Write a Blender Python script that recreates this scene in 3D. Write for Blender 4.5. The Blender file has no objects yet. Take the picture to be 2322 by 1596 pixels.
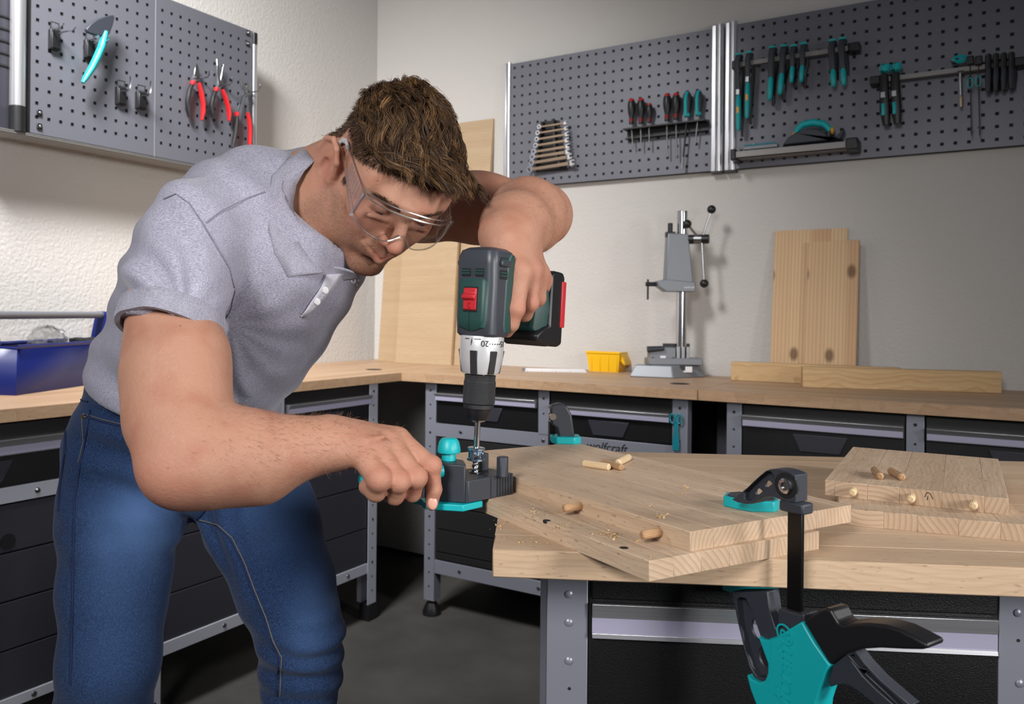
import bpy, bmesh, math, random
import numpy as np
from mathutils import Vector, Matrix, Euler
random.seed(7)
C = bpy.context.scene.collection
S = bpy.context.scene
# ---------------------------------------------------------------- camera
F, PX, PY, YAW, ROLL = 1892.4, 1034.1, 709.1, .5742, .00969
CAM = Vector((2.5063, -3.1559, 1.1269))
RT = Vector((math.cos(YAW), math.sin(YAW), 0)); VW = Vector((-math.sin(YAW), math.cos(YAW), 0)); UP = Vector((0, 0, 1))
cr, sr = math.cos(ROLL), math.sin(ROLL)
cd = bpy.data.cameras.new('camera'); cam = bpy.data.objects.new('camera', cd); C.objects.link(cam); S.camera = cam
cx_ = RT*cr + UP*sr; cy_ = -RT*sr + UP*cr; cz_ = -VW
cam.matrix_world = Matrix(((cx_.x, cy_.x, cz_.x, CAM.x), (cx_.y, cy_.y, cz_.y, CAM.y), (cx_.z, cy_.z, cz_.z, CAM.z), (0, 0, 0, 1)))
cd.sensor_width = 36; cd.lens = F/2322*36; cd.shift_x = (1161-PX)/2322; cd.shift_y = -(798-PY)/2322
cd.clip_start = .05; cd.dof.use_dof = True; cd.dof.focus_distance = 1.0; cd.dof.aperture_fstop = 11
# ---------------------------------------------------------------- light
w = bpy.data.worlds.new('world'); S.world = w; w.use_nodes = True
w.node_tree.nodes['Background'].inputs[0].default_value = (.62, .68, .8, 1); w.node_tree.nodes['Background'].inputs[1].default_value = .10
S.view_settings.view_transform = 'Standard'; S.view_settings.look = 'None'; S.view_settings.exposure = 0.0; S.view_settings.gamma = 1
try: S.view_settings.use_curve_mapping = False
except Exception: pass
def area(name, lat, dep, z, tgt, size, power, col=(1, 1, 1), spread=180):
    l = bpy.data.lights.new(name, 'AREA'); l.shape = 'RECTANGLE'; l.size = size[0]; l.size_y = size[1]; l.energy = power; l.color = col; l.spread = math.radians(spread)
    o = bpy.data.objects.new(name, l); C.objects.link(o)
    o.location = CAM + RT*lat + VW*dep + UP*(z-CAM.z)
    t = CAM + RT*tgt[0] + VW*tgt[1] + UP*(tgt[2]-CAM.z)
    o.rotation_euler = (t-o.location).to_track_quat('-Z', 'Y').to_euler(); return o
area('background_softbox', -1.0, 1.25, 2.95, (-.8, 3.3, 1.0), (.5, .5), 36, (1, .99, .98), 88)
area('key_softbox', -.75, -.75, 1.95, (.0, 1.1, .95), (.5, .6), 6.8, (1, .985, .97), 75)
area('front_softbox', 1.3, -.55, 1.30, (-.1, 1.1, .95), (.3, .4), 7.0, (1, .985, .97), 100)
area('side_softbox', 2.1, .3, 1.62, (.3, 1.5, 1.0), (.25, .4), 8.5, (1, .985, .97), 110)

# ---------------------------------------------------------------- pixel rays (reading positions off the photograph onto real planes)
def ray(x, y):
    l3 = (x-PX)/F; u3 = -(y-PY)/F
    return RT*(l3*cr-u3*sr) + VW + UP*(l3*sr+u3*cr)
def P(x, y, d): return CAM + ray(x, y)*d
def atz(x, y, z): r = ray(x, y); return CAM + r*((z-CAM.z)/r.z)
def onR(x, y, off): r = ray(x, y); return CAM + r*((-off-CAM.y)/r.y)     # plane parallel to the right wall
def onL(x, y, off): r = ray(x, y); return CAM + r*((off-CAM.x)/r.x)      # plane parallel to the left wall
def lin(c): return tuple(((v/255)/12.92 if v/255 <= .04045 else ((v/255+.055)/1.055)**2.4) for v in c)+(1,)
# ---------------------------------------------------------------- materials
MT = {}
def mat(name, col=(128, 128, 128), rough=.5, metal=0, bump=None, coat=0, spec=.5, var=0, **kw):
    m = bpy.data.materials.new(name); m.use_nodes = True; nt = m.node_tree; b = nt.nodes['Principled BSDF']
    b.inputs['Base Color'].default_value = lin(col); b.inputs['Roughness'].default_value = rough; b.inputs['Metallic'].default_value = metal
    b.inputs['Coat Weight'].default_value = coat; b.inputs['Specular IOR Level'].default_value = spec
    if bump:   # (scale, strength, distance)
        tc = nt.nodes.new('ShaderNodeTexCoord'); n = nt.nodes.new('ShaderNodeTexNoise'); n.inputs['Scale'].default_value = bump[0]; n.inputs['Detail'].default_value = 3
        bp = nt.nodes.new('ShaderNodeBump'); bp.inputs['Strength'].default_value = bump[1]; bp.inputs['Distance'].default_value = bump[2]
        nt.links.new(tc.outputs['Object'], n.inputs['Vector']); nt.links.new(n.outputs['Fac'], bp.inputs['Height']); nt.links.new(bp.outputs['Normal'], b.inputs['Normal'])
        if var:
            mx = nt.nodes.new('ShaderNodeMix'); mx.data_type = 'RGBA'; mx.blend_type = 'MULTIPLY'; mx.inputs[0].default_value = var
            mx.inputs[6].default_value = lin(col); rp = nt.nodes.new('ShaderNodeValToRGB'); rp.color_ramp.elements[0].position = .35; rp.color_ramp.elements[1].position = .65
            nt.links.new(n.outputs['Fac'], rp.inputs[0]); nt.links.new(rp.outputs[0], mx.inputs[7]); nt.links.new(mx.outputs[2], b.inputs['Base Color'])
    MT[name] = m; return m
class NT:
    def __init__(s, name):
        s.m = bpy.data.materials.new(name); s.m.use_nodes = True; s.t = s.m.node_tree; s.b = s.t.nodes['Principled BSDF']; MT[name] = s.m
    def n(s, typ, ins={}, **kw):
        nd = s.t.nodes.new('ShaderNode'+typ)
        for k, v in kw.items(): setattr(nd, k, v)
        for k, v in ins.items(): s.l(v, nd.inputs[k])
        return nd
    def l(s, v, inp):
        if isinstance(v, bpy.types.NodeSocket): s.t.links.new(v, inp)
        elif isinstance(v, bpy.types.Node): s.t.links.new(v.outputs[0], inp)
        else: inp.default_value = v
    def math(s, op, a, b=0, c=0, clamp=False):
        nd = s.n('Math', {0: a, 1: b, 2: c}, operation=op); nd.use_clamp = clamp; return nd.outputs[0]
    def mix(s, f, a, b, mode='MIX'):
        nd = s.n('Mix', {}, data_type='RGBA', blend_type=mode); s.l(f, nd.inputs[0]); s.l(a, nd.inputs[6]); s.l(b, nd.inputs[7]); return nd.outputs[2]
    def ramp(s, f, stops):
        nd = s.n('ValToRGB', {0: f}); e = nd.color_ramp.elements
        while len(e) < len(stops): e.new(.5)
        for i, (p, c) in enumerate(stops): e[i].position = p; e[i].color = c if len(c) == 4 else tuple(c)+(1,)
        return nd.outputs[0]
    def bump(s, h, st, dist, nrm=None):
        nd = s.n('Bump', {'Height': h, 'Strength': st, 'Distance': dist})
        if nrm is not None: s.l(nrm, nd.inputs['Normal'])
        return nd.outputs[0]
    def set(s, **kw):
        for k, v in kw.items(): s.l(v, s.b.inputs[k.replace('_', ' ')])
BLK = (0, 0, 0, 1); WHT = (1, 1, 1, 1)
def plaster(name, col):
    t = NT(name); tc = t.n('TexCoord').outputs['Object']
    n1 = t.n('TexNoise', {'Vector': tc, 'Scale': 100., 'Detail': 3., 'Roughness': .55}).outputs[0]
    n2 = t.n('TexNoise', {'Vector': tc, 'Scale': 1.1, 'Detail': 2.}).outputs[0]
    v = t.n('TexVoronoi', {'Vector': tc, 'Scale': 90.}, feature='SMOOTH_F1').outputs[0]
    h = t.math('SUBTRACT', n1, t.math('MULTIPLY', v, .55))
    t.set(Base_Color=t.mix(n2, lin([c*.97 for c in col]), lin(col)), Roughness=.9, Specular_IOR_Level=.2, Normal=t.bump(h, .36, .006))
plaster('plaster', (203, 200, 196))
def wood(name, c1, c2, c3, ring=55., fleck=.5, axis=0, tint=.25, stave=0, rough=.5, grain=1.):
    """3-D growth rings round a random line along the stave: straight grain on the sides, arcs on the end grain"""
    t = NT(name); tc = t.n('TexCoord').outputs['Object']; oi = t.n('ObjectInfo').outputs['Random']
    sep = t.n('SeparateXYZ', {0: tc}); x, y, z = [sep.outputs[k] for k in (axis, (axis+1) % 3, (axis+2) % 3)]
    rnd = oi
    if stave:
        k = t.math('FLOOR', t.math('DIVIDE', y, stave)); seg = t.math('FLOOR', t.math('ADD', t.math('MULTIPLY', x, 1.6), t.math('MULTIPLY', k, .37)))
        wn = t.n('TexWhiteNoise', {}, noise_dimensions='2D'); cb = t.n('CombineXYZ', {0: k, 1: seg}); t.l(cb.outputs[0], wn.inputs['Vector']); rnd = wn.outputs['Value']
    r1 = t.math('SINE', t.math('MULTIPLY', rnd, 91.7)); r2 = t.math('COSINE', t.math('MULTIPLY', rnd, 57.3))
    wv = t.n('CombineXYZ', {0: t.math('MULTIPLY', x, 1.2), 1: t.math('ADD', y, rnd), 2: z}).outputs[0]
    wob = t.n('TexNoise', {'Vector': wv, 'Scale': 7., 'Detail': 2.}).outputs[0]
    wob = t.math('MULTIPLY', t.math('SUBTRACT', wob, .5), .035)
    dy = t.math('ADD', t.math('ADD', y, t.math('MULTIPLY', r1, .09)), wob); dz = t.math('ADD', z, t.math('ADD', t.math('MULTIPLY', r2, .05), t.math('MULTIPLY', wob, .6)))
    dist = t.math('SQRT', t.math('ADD', t.math('MULTIPLY', dy, dy), t.math('MULTIPLY', dz, dz)))
    rg = t.math('FRACT', t.math('MULTIPLY', dist, ring*4))
    rg = t.math('POWER', rg, 3.)
    fv = t.n('CombineXYZ', {0: t.math('MULTIPLY', x, .06), 1: y, 2: z}).outputs[0]
    fine = t.n('TexNoise', {'Vector': fv, 'Scale': 420., 'Detail': 2.}).outputs[0]
    lv = t.n('CombineXYZ', {0: t.math('MULTIPLY', x, .25), 1: y, 2: z}).outputs[0]
    flk = t.n('TexNoise', {'Vector': lv, 'Scale': 330., 'Detail': 1.}).outputs[0]
    flk = t.math('MULTIPLY', t.ramp(flk, [(.66, BLK), (.72, WHT)]), fleck)
    big = t.n('TexNoise', {'Vector': fv, 'Scale': 30., 'Detail': 3.}).outputs[0]
    geo = t.n('NewGeometry'); vt = t.n('VectorTransform', {0: geo.outputs['Normal']}, vector_type='NORMAL', convert_from='WORLD', convert_to='OBJECT').outputs[0]
    en = t.math('ABSOLUTE', t.n('SeparateXYZ', {0: vt}).outputs[axis]); en = t.ramp(en, [(.75, BLK), (.9, WHT)])
    base = t.mix(t.ramp(big, [(.3, BLK), (.7, WHT)]), lin(c1), lin(c2))
    ringf = t.math('MULTIPLY', rg, t.math('ADD', t.math('MULTIPLY', en, .35), .28*grain))
    base = t.mix(ringf, base, lin(c3))
    base = t.mix(t.math('MULTIPLY', t.math('SUBTRACT', fine, .42), t.math('SUBTRACT', 1., t.math('MULTIPLY', en, .8)), 0, True), base, lin(c3))
    base = t.mix(t.math('MULTIPLY', flk, t.math('SUBTRACT', 1., en)), base, lin([v*.55 for v in c3]))
    base = t.mix(t.math('MULTIPLY', en, .22), base, lin([v*.8 for v in c3]))
    tn = t.mix(rnd, (1, 1, 1, 1), (1-tint*.8, 1-tint, 1-tint*1.25, 1))
    base = t.mix(1., base, tn, 'MULTIPLY')
    if stave:
        e = t.math('FRACT', t.math('DIVIDE', y, stave)); e = t.math('ABSOLUTE', t.math('SUBTRACT', e, .5)); e = t.ramp(e, [(.485, BLK), (.5, WHT)])
        base = t.mix(t.math('MULTIPLY', e, .35), base, lin([v*.5 for v in c3]))
    t.set(Base_Color=base, Roughness=rough, Specular_IOR_Level=.3, Normal=t.bump(fine, .15, .0005))
wood('beech', (210, 184, 156), (195, 168, 140), (164, 130, 100), ring=48, fleck=.35, tint=.16)
wood('beech_top', (204, 174, 144), (184, 152, 122), (152, 116, 88), ring=40, fleck=.35, tint=.2, stave=.045, rough=.45)
wood('beech_len', (214, 190, 164), (196, 171, 145), (158, 124, 96), ring=48, fleck=.45, tint=.14, axis=1)
wood('dowel_pale', (232, 208, 170), (220, 194, 156), (180, 146, 108), ring=60, fleck=.0, tint=.1, axis=2, grain=.6)
wood('dowel_dark', (198, 162, 124), (178, 140, 104), (120, 86, 58), ring=60, fleck=.2, tint=.15, axis=2)
mat('shaving', (222, 188, 142), .7)
mat('black_steel', (16, 15, 15), .3, .3)
wood('pine', (216, 186, 142), (202, 168, 122), (166, 122, 80), ring=22, fleck=.0, tint=.1, rough=.6, grain=1.6)
wood('birch', (226, 204, 170), (212, 186, 152), (196, 160, 126), ring=20, fleck=.05, tint=.22, stave=.05, rough=.6)
t = NT('pine_board'); tc = t.n('TexCoord').outputs['Object']; sp = t.n('SeparateXYZ', {0: tc}); oi = t.n('ObjectInfo').outputs['Random']
wobv = t.n('CombineXYZ', {0: sp.outputs[0], 1: sp.outputs[1], 2: t.math('MULTIPLY', sp.outputs[2], .35)}).outputs[0]
wobv = t.n('CombineXYZ', {0: sp.outputs[0], 1: t.math('MULTIPLY', sp.outputs[2], .6)}).outputs[0]
kn = t.n('TexVoronoi', {'Vector': wobv, 'Scale': 11.}, voronoi_dimensions='2D'); kd = t.n('TexVoronoi', {'Vector': wobv, 'Scale': 11.}, feature='F1', voronoi_dimensions='2D').outputs['Distance']
bnd = t.n('TexWhiteNoise', {}, noise_dimensions='1D'); t.l(t.math('FLOOR', t.math('MULTIPLY', t.math('ADD', sp.outputs[0], 3.), 16.)), bnd.inputs['W'])
gr = t.n('TexWave', {'Vector': t.n('CombineXYZ', {0: t.math('ADD', sp.outputs[0], t.math('MULTIPLY', bnd.outputs['Value'], .7)), 1: sp.outputs[1], 2: t.math('MULTIPLY', sp.outputs[2], .06)}).outputs[0], 'Scale': 26., 'Distortion': 2.2, 'Detail': 2., 'Detail Scale': 1.2}).outputs[1]
bc = t.mix(bnd.outputs['Value'], lin((226, 200, 158)), lin((202, 164, 128)))
bc = t.mix(t.math('MULTIPLY', gr, .35), bc, lin((176, 124, 80)))
knf = t.math('MULTIPLY', t.ramp(kd, [(.0, WHT), (.10, WHT), (.2, BLK)]), t.ramp(kn.outputs['Color'], [(.48, BLK), (.5, WHT)]))
bc = t.mix(t.math('MULTIPLY', knf, .75), bc, lin((84, 52, 30)))
t.set(Base_Color=bc, Roughness=.55, Specular_IOR_Level=.3)
mat('grey_metal', (142, 144, 156), .38, .35, bump=(900, .12, .0006), spec=.5)
mat('lit_grey_metal', (186, 188, 200), .38, .3, bump=(900, .12, .0006))  # same grey steel, brightened: light on the left frames painted into the colour
mat('peg_metal', (110, 111, 120), .42, .3, bump=(700, .1, .0005))
mat('dark_panel', (50, 50, 58), .38, 0, bump=(420, .5, .0008), spec=.45)
mat('black_drawer', (15, 15, 17), .4, 0, bump=(900, .6, .0007), spec=.4)
mat('dark_inside', (14, 14, 16), .7)
mat('black_plastic', (24, 24, 27), .4, 0, bump=(600, .15, .0004))
mat('anthracite', (50, 54, 63), .48, 0, bump=(900, .3, .0004), var=.12)
mat('teal', (12, 168, 174), .42, 0, bump=(500, .12, .0004))
mat('teal_dark', (8, 122, 138), .45, 0, bump=(700, .15, .0004))
mat('red', (172, 22, 28), .38)
mat('soft_red', (186, 40, 48), .45, 0, bump=(900, .15, .0003))
mat('orange', (236, 160, 30), .4)
mat('yellow', (240, 188, 20), .38)
mat('blue', (15, 30, 98), .38)
mat('white_plastic', (232, 230, 232), .4)
mat('chrome', (200, 202, 206), .16, 1)
mat('steel', (150, 150, 152), .3, 1)
mat('brushed_steel', (165, 145, 125), .3, 1)
mat('galvanised', (168, 188, 208), .28, 1, bump=(120, .4, .001), var=.3)
mat('cast_grey', (128, 132, 138), .42, .25, bump=(500, .2, .0006))
mat('green_shell', (28, 66, 62), .45, 0, bump=(1400, .35, .0004))
mat('grey_shell', (58, 62, 70), .38, 0, bump=(1400, .25, .0003))
mat('silver_shell', (214, 214, 216), .32, .35)
mat('black_rubber', (30, 30, 33), .6, 0, bump=(1200, .4, .0004))
mat('lavender_strip', (176, 172, 196), .35, .25)
mat('ink', (22, 22, 24), .6)
t = NT('aluminium'); tc = t.n('TexCoord').outputs['Object']
mp = t.n('Mapping', {'Vector': tc, 'Scale': (1.5, 500., 500.)}).outputs[0]; nz = t.n('TexNoise', {'Vector': mp, 'Scale': 1., 'Detail': 2.}).outputs[0]
t.set(Base_Color=t.mix(nz, lin((176, 176, 180)), lin((214, 214, 218))), Metallic=.85, Roughness=.34, Normal=t.bump(nz, .08, .0005))
mat('shaded_alu', (140, 138, 136), .45, .4)  # rail aluminium greyed down: light falloff painted into the colour
mat('alu_post', (214, 214, 218), .28, .8)
t = NT('concrete'); tc = t.n('TexCoord').outputs['Object']
n1 = t.n('TexNoise', {'Vector': tc, 'Scale': 2.2, 'Detail': 6., 'Roughness': .6}).outputs[0]; n2 = t.n('TexNoise', {'Vector': tc, 'Scale': 60., 'Detail': 3.}).outputs[0]
t.set(Base_Color=t.mix(t.ramp(n1, [(.35, BLK), (.65, WHT)]), lin((58, 57, 55)), lin((78, 76, 73))), Roughness=.72, Specular_IOR_Level=.3, Normal=t.bump(n2, .3, .002))
# ---------------------------------------------------------------- mesh builder
def basis(x, y, z, o): return Matrix(((x[0], y[0], z[0], o[0]), (x[1], y[1], z[1], o[1]), (x[2], y[2], z[2], o[2]), (0, 0, 0, 1)))
def frame_from(axis, up=Vector((0, 0, 1))):
    z = Vector(axis).normalized(); u = Vector(up)
    if abs(z.dot(u.normalized())) > .98: u = Vector((1, 0, 0))
    x = u.cross(z).normalized(); y = z.cross(x); return x, y, z
class MB:
    def __init__(s, M=None): s.v = []; s.f = []; s.M = M or Matrix.Identity(4)
    def add(s, vs, fs):
        k = len(s.v); s.v += [s.M @ Vector(q) for q in vs]; s.f += [tuple(i+k for i in f) for f in fs]; return s
    def box(s, a, b):
        x0, y0, z0 = a; x1, y1, z1 = b
        return s.add([(x0, y0, z0), (x1, y0, z0), (x1, y1, z0), (x0, y1, z0), (x0, y0, z1), (x1, y0, z1), (x1, y1, z1), (x0, y1, z1)],
                     [(0, 3, 2, 1), (4, 5, 6, 7), (0, 1, 5, 4), (1, 2, 6, 5), (2, 3, 7, 6), (3, 0, 4, 7)])
    def hexa(s, v8): return s.add(v8, [(0, 3, 2, 1), (4, 5, 6, 7), (0, 1, 5, 4), (1, 2, 6, 5), (2, 3, 7, 6), (3, 0, 4, 7)])
    def prism(s, poly, a, b, ax='z'):
        n = len(poly)
        def p3(p, h): return {'z': (p[0], p[1], h), 'y': (p[0], h, p[1]), 'x': (h, p[0], p[1])}[ax]
        area2 = sum(poly[i][0]*poly[(i+1) % n][1]-poly[(i+1) % n][0]*poly[i][1] for i in range(n))
        if area2 < 0: poly = poly[::-1]
        vs = [p3(p, a) for p in poly]+[p3(p, b) for p in poly]
        fs = [tuple(range(n))[::-1], tuple(range(n, 2*n))]+[(i, (i+1) % n, n+(i+1) % n, n+i) for i in range(n)]
        if (ax == 'y') ^ (b < a): fs = [f[::-1] for f in fs]
        return s.add(vs, fs)
    def rings(s, rr, closed=False, cap=True):
        n = len(rr[0]); vs = [p for r in rr for p in r]; fs = []; m = len(rr)
        for i in range(m if closed else m-1):
            a = i*n; b = ((i+1) % m)*n
            for j in range(n): fs.append((a+j, a+(j+1) % n, b+(j+1) % n, b+j))
        if cap and not closed: fs += [tuple(range(n))[::-1], tuple(range((m-1)*n, m*n))]
        return s.add(vs, fs)
    def cyl(s, p0, p1, r0, r1=None, n=16, cap=True):
        r1 = r0 if r1 is None else r1; p0 = Vector(p0); p1 = Vector(p1); x, y, z = frame_from(p1-p0)
        c = [(math.cos(2*math.pi*i/n), math.sin(2*math.pi*i/n)) for i in range(n)]
        return s.rings([[p0+(x*a+y*b)*r0 for a, b in c], [p1+(x*a+y*b)*r1 for a, b in c]], cap=cap)
    def tube(s, pts, r, n=8, cap=True, closed=False, flat=1., up=(0, 0, 1)):
        pts = [Vector(p) for p in pts]; m = len(pts); rr = []; px = None
        for i, p in enumerate(pts):
            a = pts[(i-1) % m] if (closed or i > 0) else p; b = pts[(i+1) % m] if (closed or i < m-1) else p
            z = (b-a).normalized()
            if px is None: px, _, _ = frame_from(z, up)
            x = (px - z*px.dot(z))
            x = x.normalized() if x.length > 1e-6 else frame_from(z)[0]
            px = x; y = z.cross(x); rad = r[i] if isinstance(r, (list, tuple)) else r
            rr.append([p+(x*math.cos(2*math.pi*k/n)*rad+y*math.sin(2*math.pi*k/n)*rad*flat) for k in range(n)])
        return s.rings(rr, closed, cap)
    def lathe(s, prof, n=24, o=(0, 0, 0), ax=(0, 0, 1)):
        x, y, z = frame_from(ax); o = Vector(o)
        rr = [[o+z*h+(x*math.cos(2*math.pi*k/n)+y*math.sin(2*math.pi*k/n))*max(r, 1e-5) for k in range(n)] for r, h in prof]
        return s.rings(rr)
    def sph(s, c, r, n=14, m=9, sc=(1, 1, 1)):
        c = Vector(c); rr = []
        for i in range(m+1):
            t = -math.pi/2+math.pi*i/m; q = max(math.cos(t), 1e-3)
            rr.append([c+Vector((math.cos(2*math.pi*k/n)*q*r*sc[0], math.sin(2*math.pi*k/n)*q*r*sc[1], math.sin(t)*r*sc[2])) for k in range(n)])
        return s.rings(rr)
    def plate(s, outer, holes, th, ax='y', at=0):
        """flat plate with round/any holes; outline and holes as 2-D loops; triangulated"""
        from mathutils.geometry import delaunay_2d_cdt
        vs = []; es = []; 
        for lp in [outer]+holes:
            k = len(vs); vs += [Vector(p) for p in lp]; es += [(k+i, k+(i+1) % len(lp)) for i in range(len(lp))]
        V2, E2, F2, *_ = delaunay_2d_cdt(vs, es, [], 1, 1e-7)
        def inside(p, lp):
            c = False; j = len(lp)-1
            for i in range(len(lp)):
                if (lp[i][1] > p[1]) != (lp[j][1] > p[1]) and p[0] < (lp[j][0]-lp[i][0])*(p[1]-lp[i][1])/(lp[j][1]-lp[i][1])+lp[i][0]: c = not c
                j = i
            return c
        keep = []
        for f in F2:
            cc = sum((V2[i] for i in f), Vector((0, 0)))/len(f)
            if inside(cc, outer) and not any(inside(cc, h) for h in holes): keep.append(tuple(f))
        def p3(p, h): return {'z': (p[0], p[1], h), 'y': (p[0], h, p[1]), 'x': (h, p[0], p[1])}[ax]
        n = len(V2); vv = [p3(p, at) for p in V2]+[p3(p, at+th) for p in V2]
        fs = [f for f in keep]+[tuple(i+n for i in f[::-1]) for f in keep]
        ed = {}
        for f in keep:
            for a, b in zip(f, f[1:]+f[:1]): ed[(a, b)] = ed.get((a, b), 0)+1
        for (a, b) in ed:
            if (b, a) not in ed: fs.append((b, a, a+n, b+n))
        return s.add(vv, fs)
    def build(s, name, m, parent=None, bevel=0, sub=0, seg=2, smooth=True, ang=35, label=None, stuff=False, recalc=True):
        me = bpy.data.meshes.new(name); me.from_pydata([tuple(v) for v in s.v], [], s.f)
        if recalc:
            bm = bmesh.new(); bm.from_mesh(me); bmesh.ops.recalc_face_normals(bm, faces=bm.faces); bm.to_mesh(me); bm.free()
        if smooth:
            me.shade_smooth()
            if not sub: me.set_sharp_from_angle(angle=math.radians(ang))
        o = bpy.data.objects.new(name, me); C.objects.link(o); me.materials.append(MT[m] if isinstance(m, str) else m)
        if parent is not None: o.parent = parent
        if bevel:
            b = o.modifiers.new('bevel', 'BEVEL'); b.width = bevel; b.segments = seg; b.limit_method = 'ANGLE'; b.angle_limit = math.radians(40); b.harden_normals = False
        if sub: q = o.modifiers.new('sub', 'SUBSURF'); q.levels = q.render_levels = sub
        if label: o['label'] = label
        if stuff: o['kind'] = 'stuff'
        return o
def T(name, label, cat, M=None, group=None):
    o = bpy.data.objects.new(name, None); C.objects.link(o); o.empty_display_size = .05
    if M is not None:
        if isinstance(M, Vector): M = Matrix.Translation(M)
        o.matrix_world = M
    o['label'] = label; o['category'] = cat
    if group: o['group'] = group
    return o
def tag(o, label, cat, group=None, M=None):
    o['label'] = label; o['category'] = cat
    if group: o['group'] = group
    if M is not None: o.matrix_world = M
    return o
def struct(o): o['kind'] = 'structure'; return o
def dup(root, M, label=None, group=None):
    r = root.copy(); C.objects.link(r); r.matrix_world = M
    if label: r['label'] = label
    if group: r['group'] = group
    for ch in [o for o in root.children]:
        c = ch.copy(); C.objects.link(c); c.parent = r
        for g in ch.children: d = g.copy(); C.objects.link(d); d.parent = c
    return r
def TR(x, y, z): return Matrix.Translation((x, y, z))
def RX(a): return Matrix.Rotation(a, 4, 'X')
def RY(a): return Matrix.Rotation(a, 4, 'Y')
def RZ(a): return Matrix.Rotation(a, 4, 'Z')
def text(name, s, size, m, parent, M, ext=.0006, shear=0, label=None):
    cu = bpy.data.curves.new(name, 'FONT'); cu.body = s; cu.size = size; cu.extrude = ext; cu.shear = shear; cu.align_x = 'CENTER'; cu.align_y = 'CENTER'
    tmp = bpy.data.objects.new(name, cu); C.objects.link(tmp)
    dg = bpy.context.evaluated_depsgraph_get(); me = bpy.data.meshes.new_from_object(tmp.evaluated_get(dg)); bpy.data.objects.remove(tmp)
    me.name = name; me.materials.clear(); me.materials.append(MT[m]); o = bpy.data.objects.new(name, me); C.objects.link(o); o.parent = parent; o.matrix_basis = M
    if label: o['label'] = label
    return o
t = NT('skin'); at = t.n('VertexColor', {}, layer_name='Col').outputs[0]; tc = t.n('TexCoord').outputs['Object']
n1 = t.n('TexNoise', {'Vector': tc, 'Scale': 260., 'Detail': 3.}).outputs[0]; n2 = t.n('TexNoise', {'Vector': tc, 'Scale': 45., 'Detail': 2.}).outputs[0]; vr = t.n('TexVoronoi', {'Vector': tc, 'Scale': 850.}, feature='DISTANCE_TO_EDGE').outputs['Distance']
fk = t.n('TexVoronoi', {'Vector': tc, 'Scale': 42.}); fkm = t.math('MULTIPLY', t.ramp(fk.outputs['Distance'], [(.03, WHT), (.07, BLK)]), t.ramp(fk.outputs['Color'], [(.62, BLK), (.66, WHT)]))
b_ = t.mix(t.math('MULTIPLY', n1, .25), at, t.mix(1., at, (.72, .55, .48, 1), 'MULTIPLY')); b_ = t.mix(t.math('MULTIPLY', fkm, .6), b_, lin((112, 66, 48)))
t.set(Base_Color=b_, Roughness=.54, Specular_IOR_Level=.42, Subsurface_Weight=.12, Subsurface_Scale=.006, Normal=t.bump(t.math('ADD', n1, t.math('ADD', vr, t.math('MULTIPLY', n2, .8))), .38, .0014))
t.b.inputs['Subsurface Radius'].default_value = (1, .35, .2)
def heather(name, c1, c2, rib=False):
    t = NT(name); tc = t.n('TexCoord').outputs['Object']; mp = t.n('Mapping', {'Vector': tc, 'Rotation': (0, .5, .2), 'Scale': (260., 900., 1500.)}).outputs[0]
    n = t.n('TexNoise', {'Vector': mp, 'Scale': 1., 'Detail': 2.}).outputs[0]; n2 = t.n('TexNoise', {'Vector': tc, 'Scale': 55., 'Detail': 4.}).outputs[0]
    wv = t.n('TexVoronoi', {'Vector': t.n('Mapping', {'Vector': tc, 'Rotation': (.3, .5, .6), 'Scale': (1., 1., 1.)}).outputs[0], 'Scale': 950.}).outputs['Distance']
    c = t.mix(t.ramp(n, [(.38, BLK), (.62, WHT)]), lin(c1), lin(c2)); c = t.mix(t.math('MULTIPLY', n2, .35), c, lin([v*.82 for v in c1]))
    h = t.math('ADD', t.math('MULTIPLY', wv, .8), t.math('MULTIPLY', n, .3))
    if rib: h = t.math('ADD', h, t.n('TexWave', {'Vector': tc, 'Scale': 260., 'Distortion': .3}).outputs[1])
    t.set(Base_Color=c, Roughness=.88, Specular_IOR_Level=.15, Sheen_Weight=.25, Sheen_Roughness=.4, Normal=t.bump(h, .45, .0009))
heather('heather', (146, 144, 162), (192, 190, 206)); heather('heather_rib', (150, 148, 163), (184, 182, 196), True); heather('heather_light', (196, 194, 206), (214, 212, 222)); heather('heather_dark', (122, 120, 136), (150, 148, 164))
t = NT('denim'); tc = t.n('TexCoord').outputs['Object']; at = t.n('VertexColor', {}, layer_name='Col').outputs[0]; fd = t.n('SeparateColor', {0: at}).outputs[0]
tw = t.n('TexNoise', {'Vector': t.n('Mapping', {'Vector': tc, 'Scale': (1700., 1700., 320.)}).outputs[0], 'Scale': 1., 'Detail': 1.}).outputs[0]; n2 = t.n('TexNoise', {'Vector': tc, 'Scale': 16., 'Detail': 4.}).outputs[0]
tv = t.n('TexWave', {'Vector': t.n('Mapping', {'Vector': tc, 'Rotation': (0, .7, 0)}).outputs[0], 'Scale': 420., 'Distortion': 1.}, wave_type='BANDS').outputs[1]
c = t.mix(t.math('MULTIPLY', n2, .8), lin((10, 28, 60)), lin((22, 47, 88))); c = t.mix(t.math('MULTIPLY', fd, .9), c, lin((84, 116, 164))); c = t.mix(t.math('MULTIPLY', t.math('SUBTRACT', tw, .45), 1.8, 0, True), c, lin((80, 112, 162)))
t.set(Base_Color=c, Roughness=.82, Specular_IOR_Level=.2, Sheen_Weight=.1, Normal=t.bump(t.math('ADD', tw, t.math('MULTIPLY', tv, .5)), .35, .0008))
mat('denim_dark', (16, 34, 74), .8); mat('thread', (112, 104, 92), .8)
t = NT('hair'); at = t.n('VertexColor', {}, layer_name='Col').outputs[0]; t.set(Base_Color=at, Roughness=.55, Specular_IOR_Level=.35)
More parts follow.
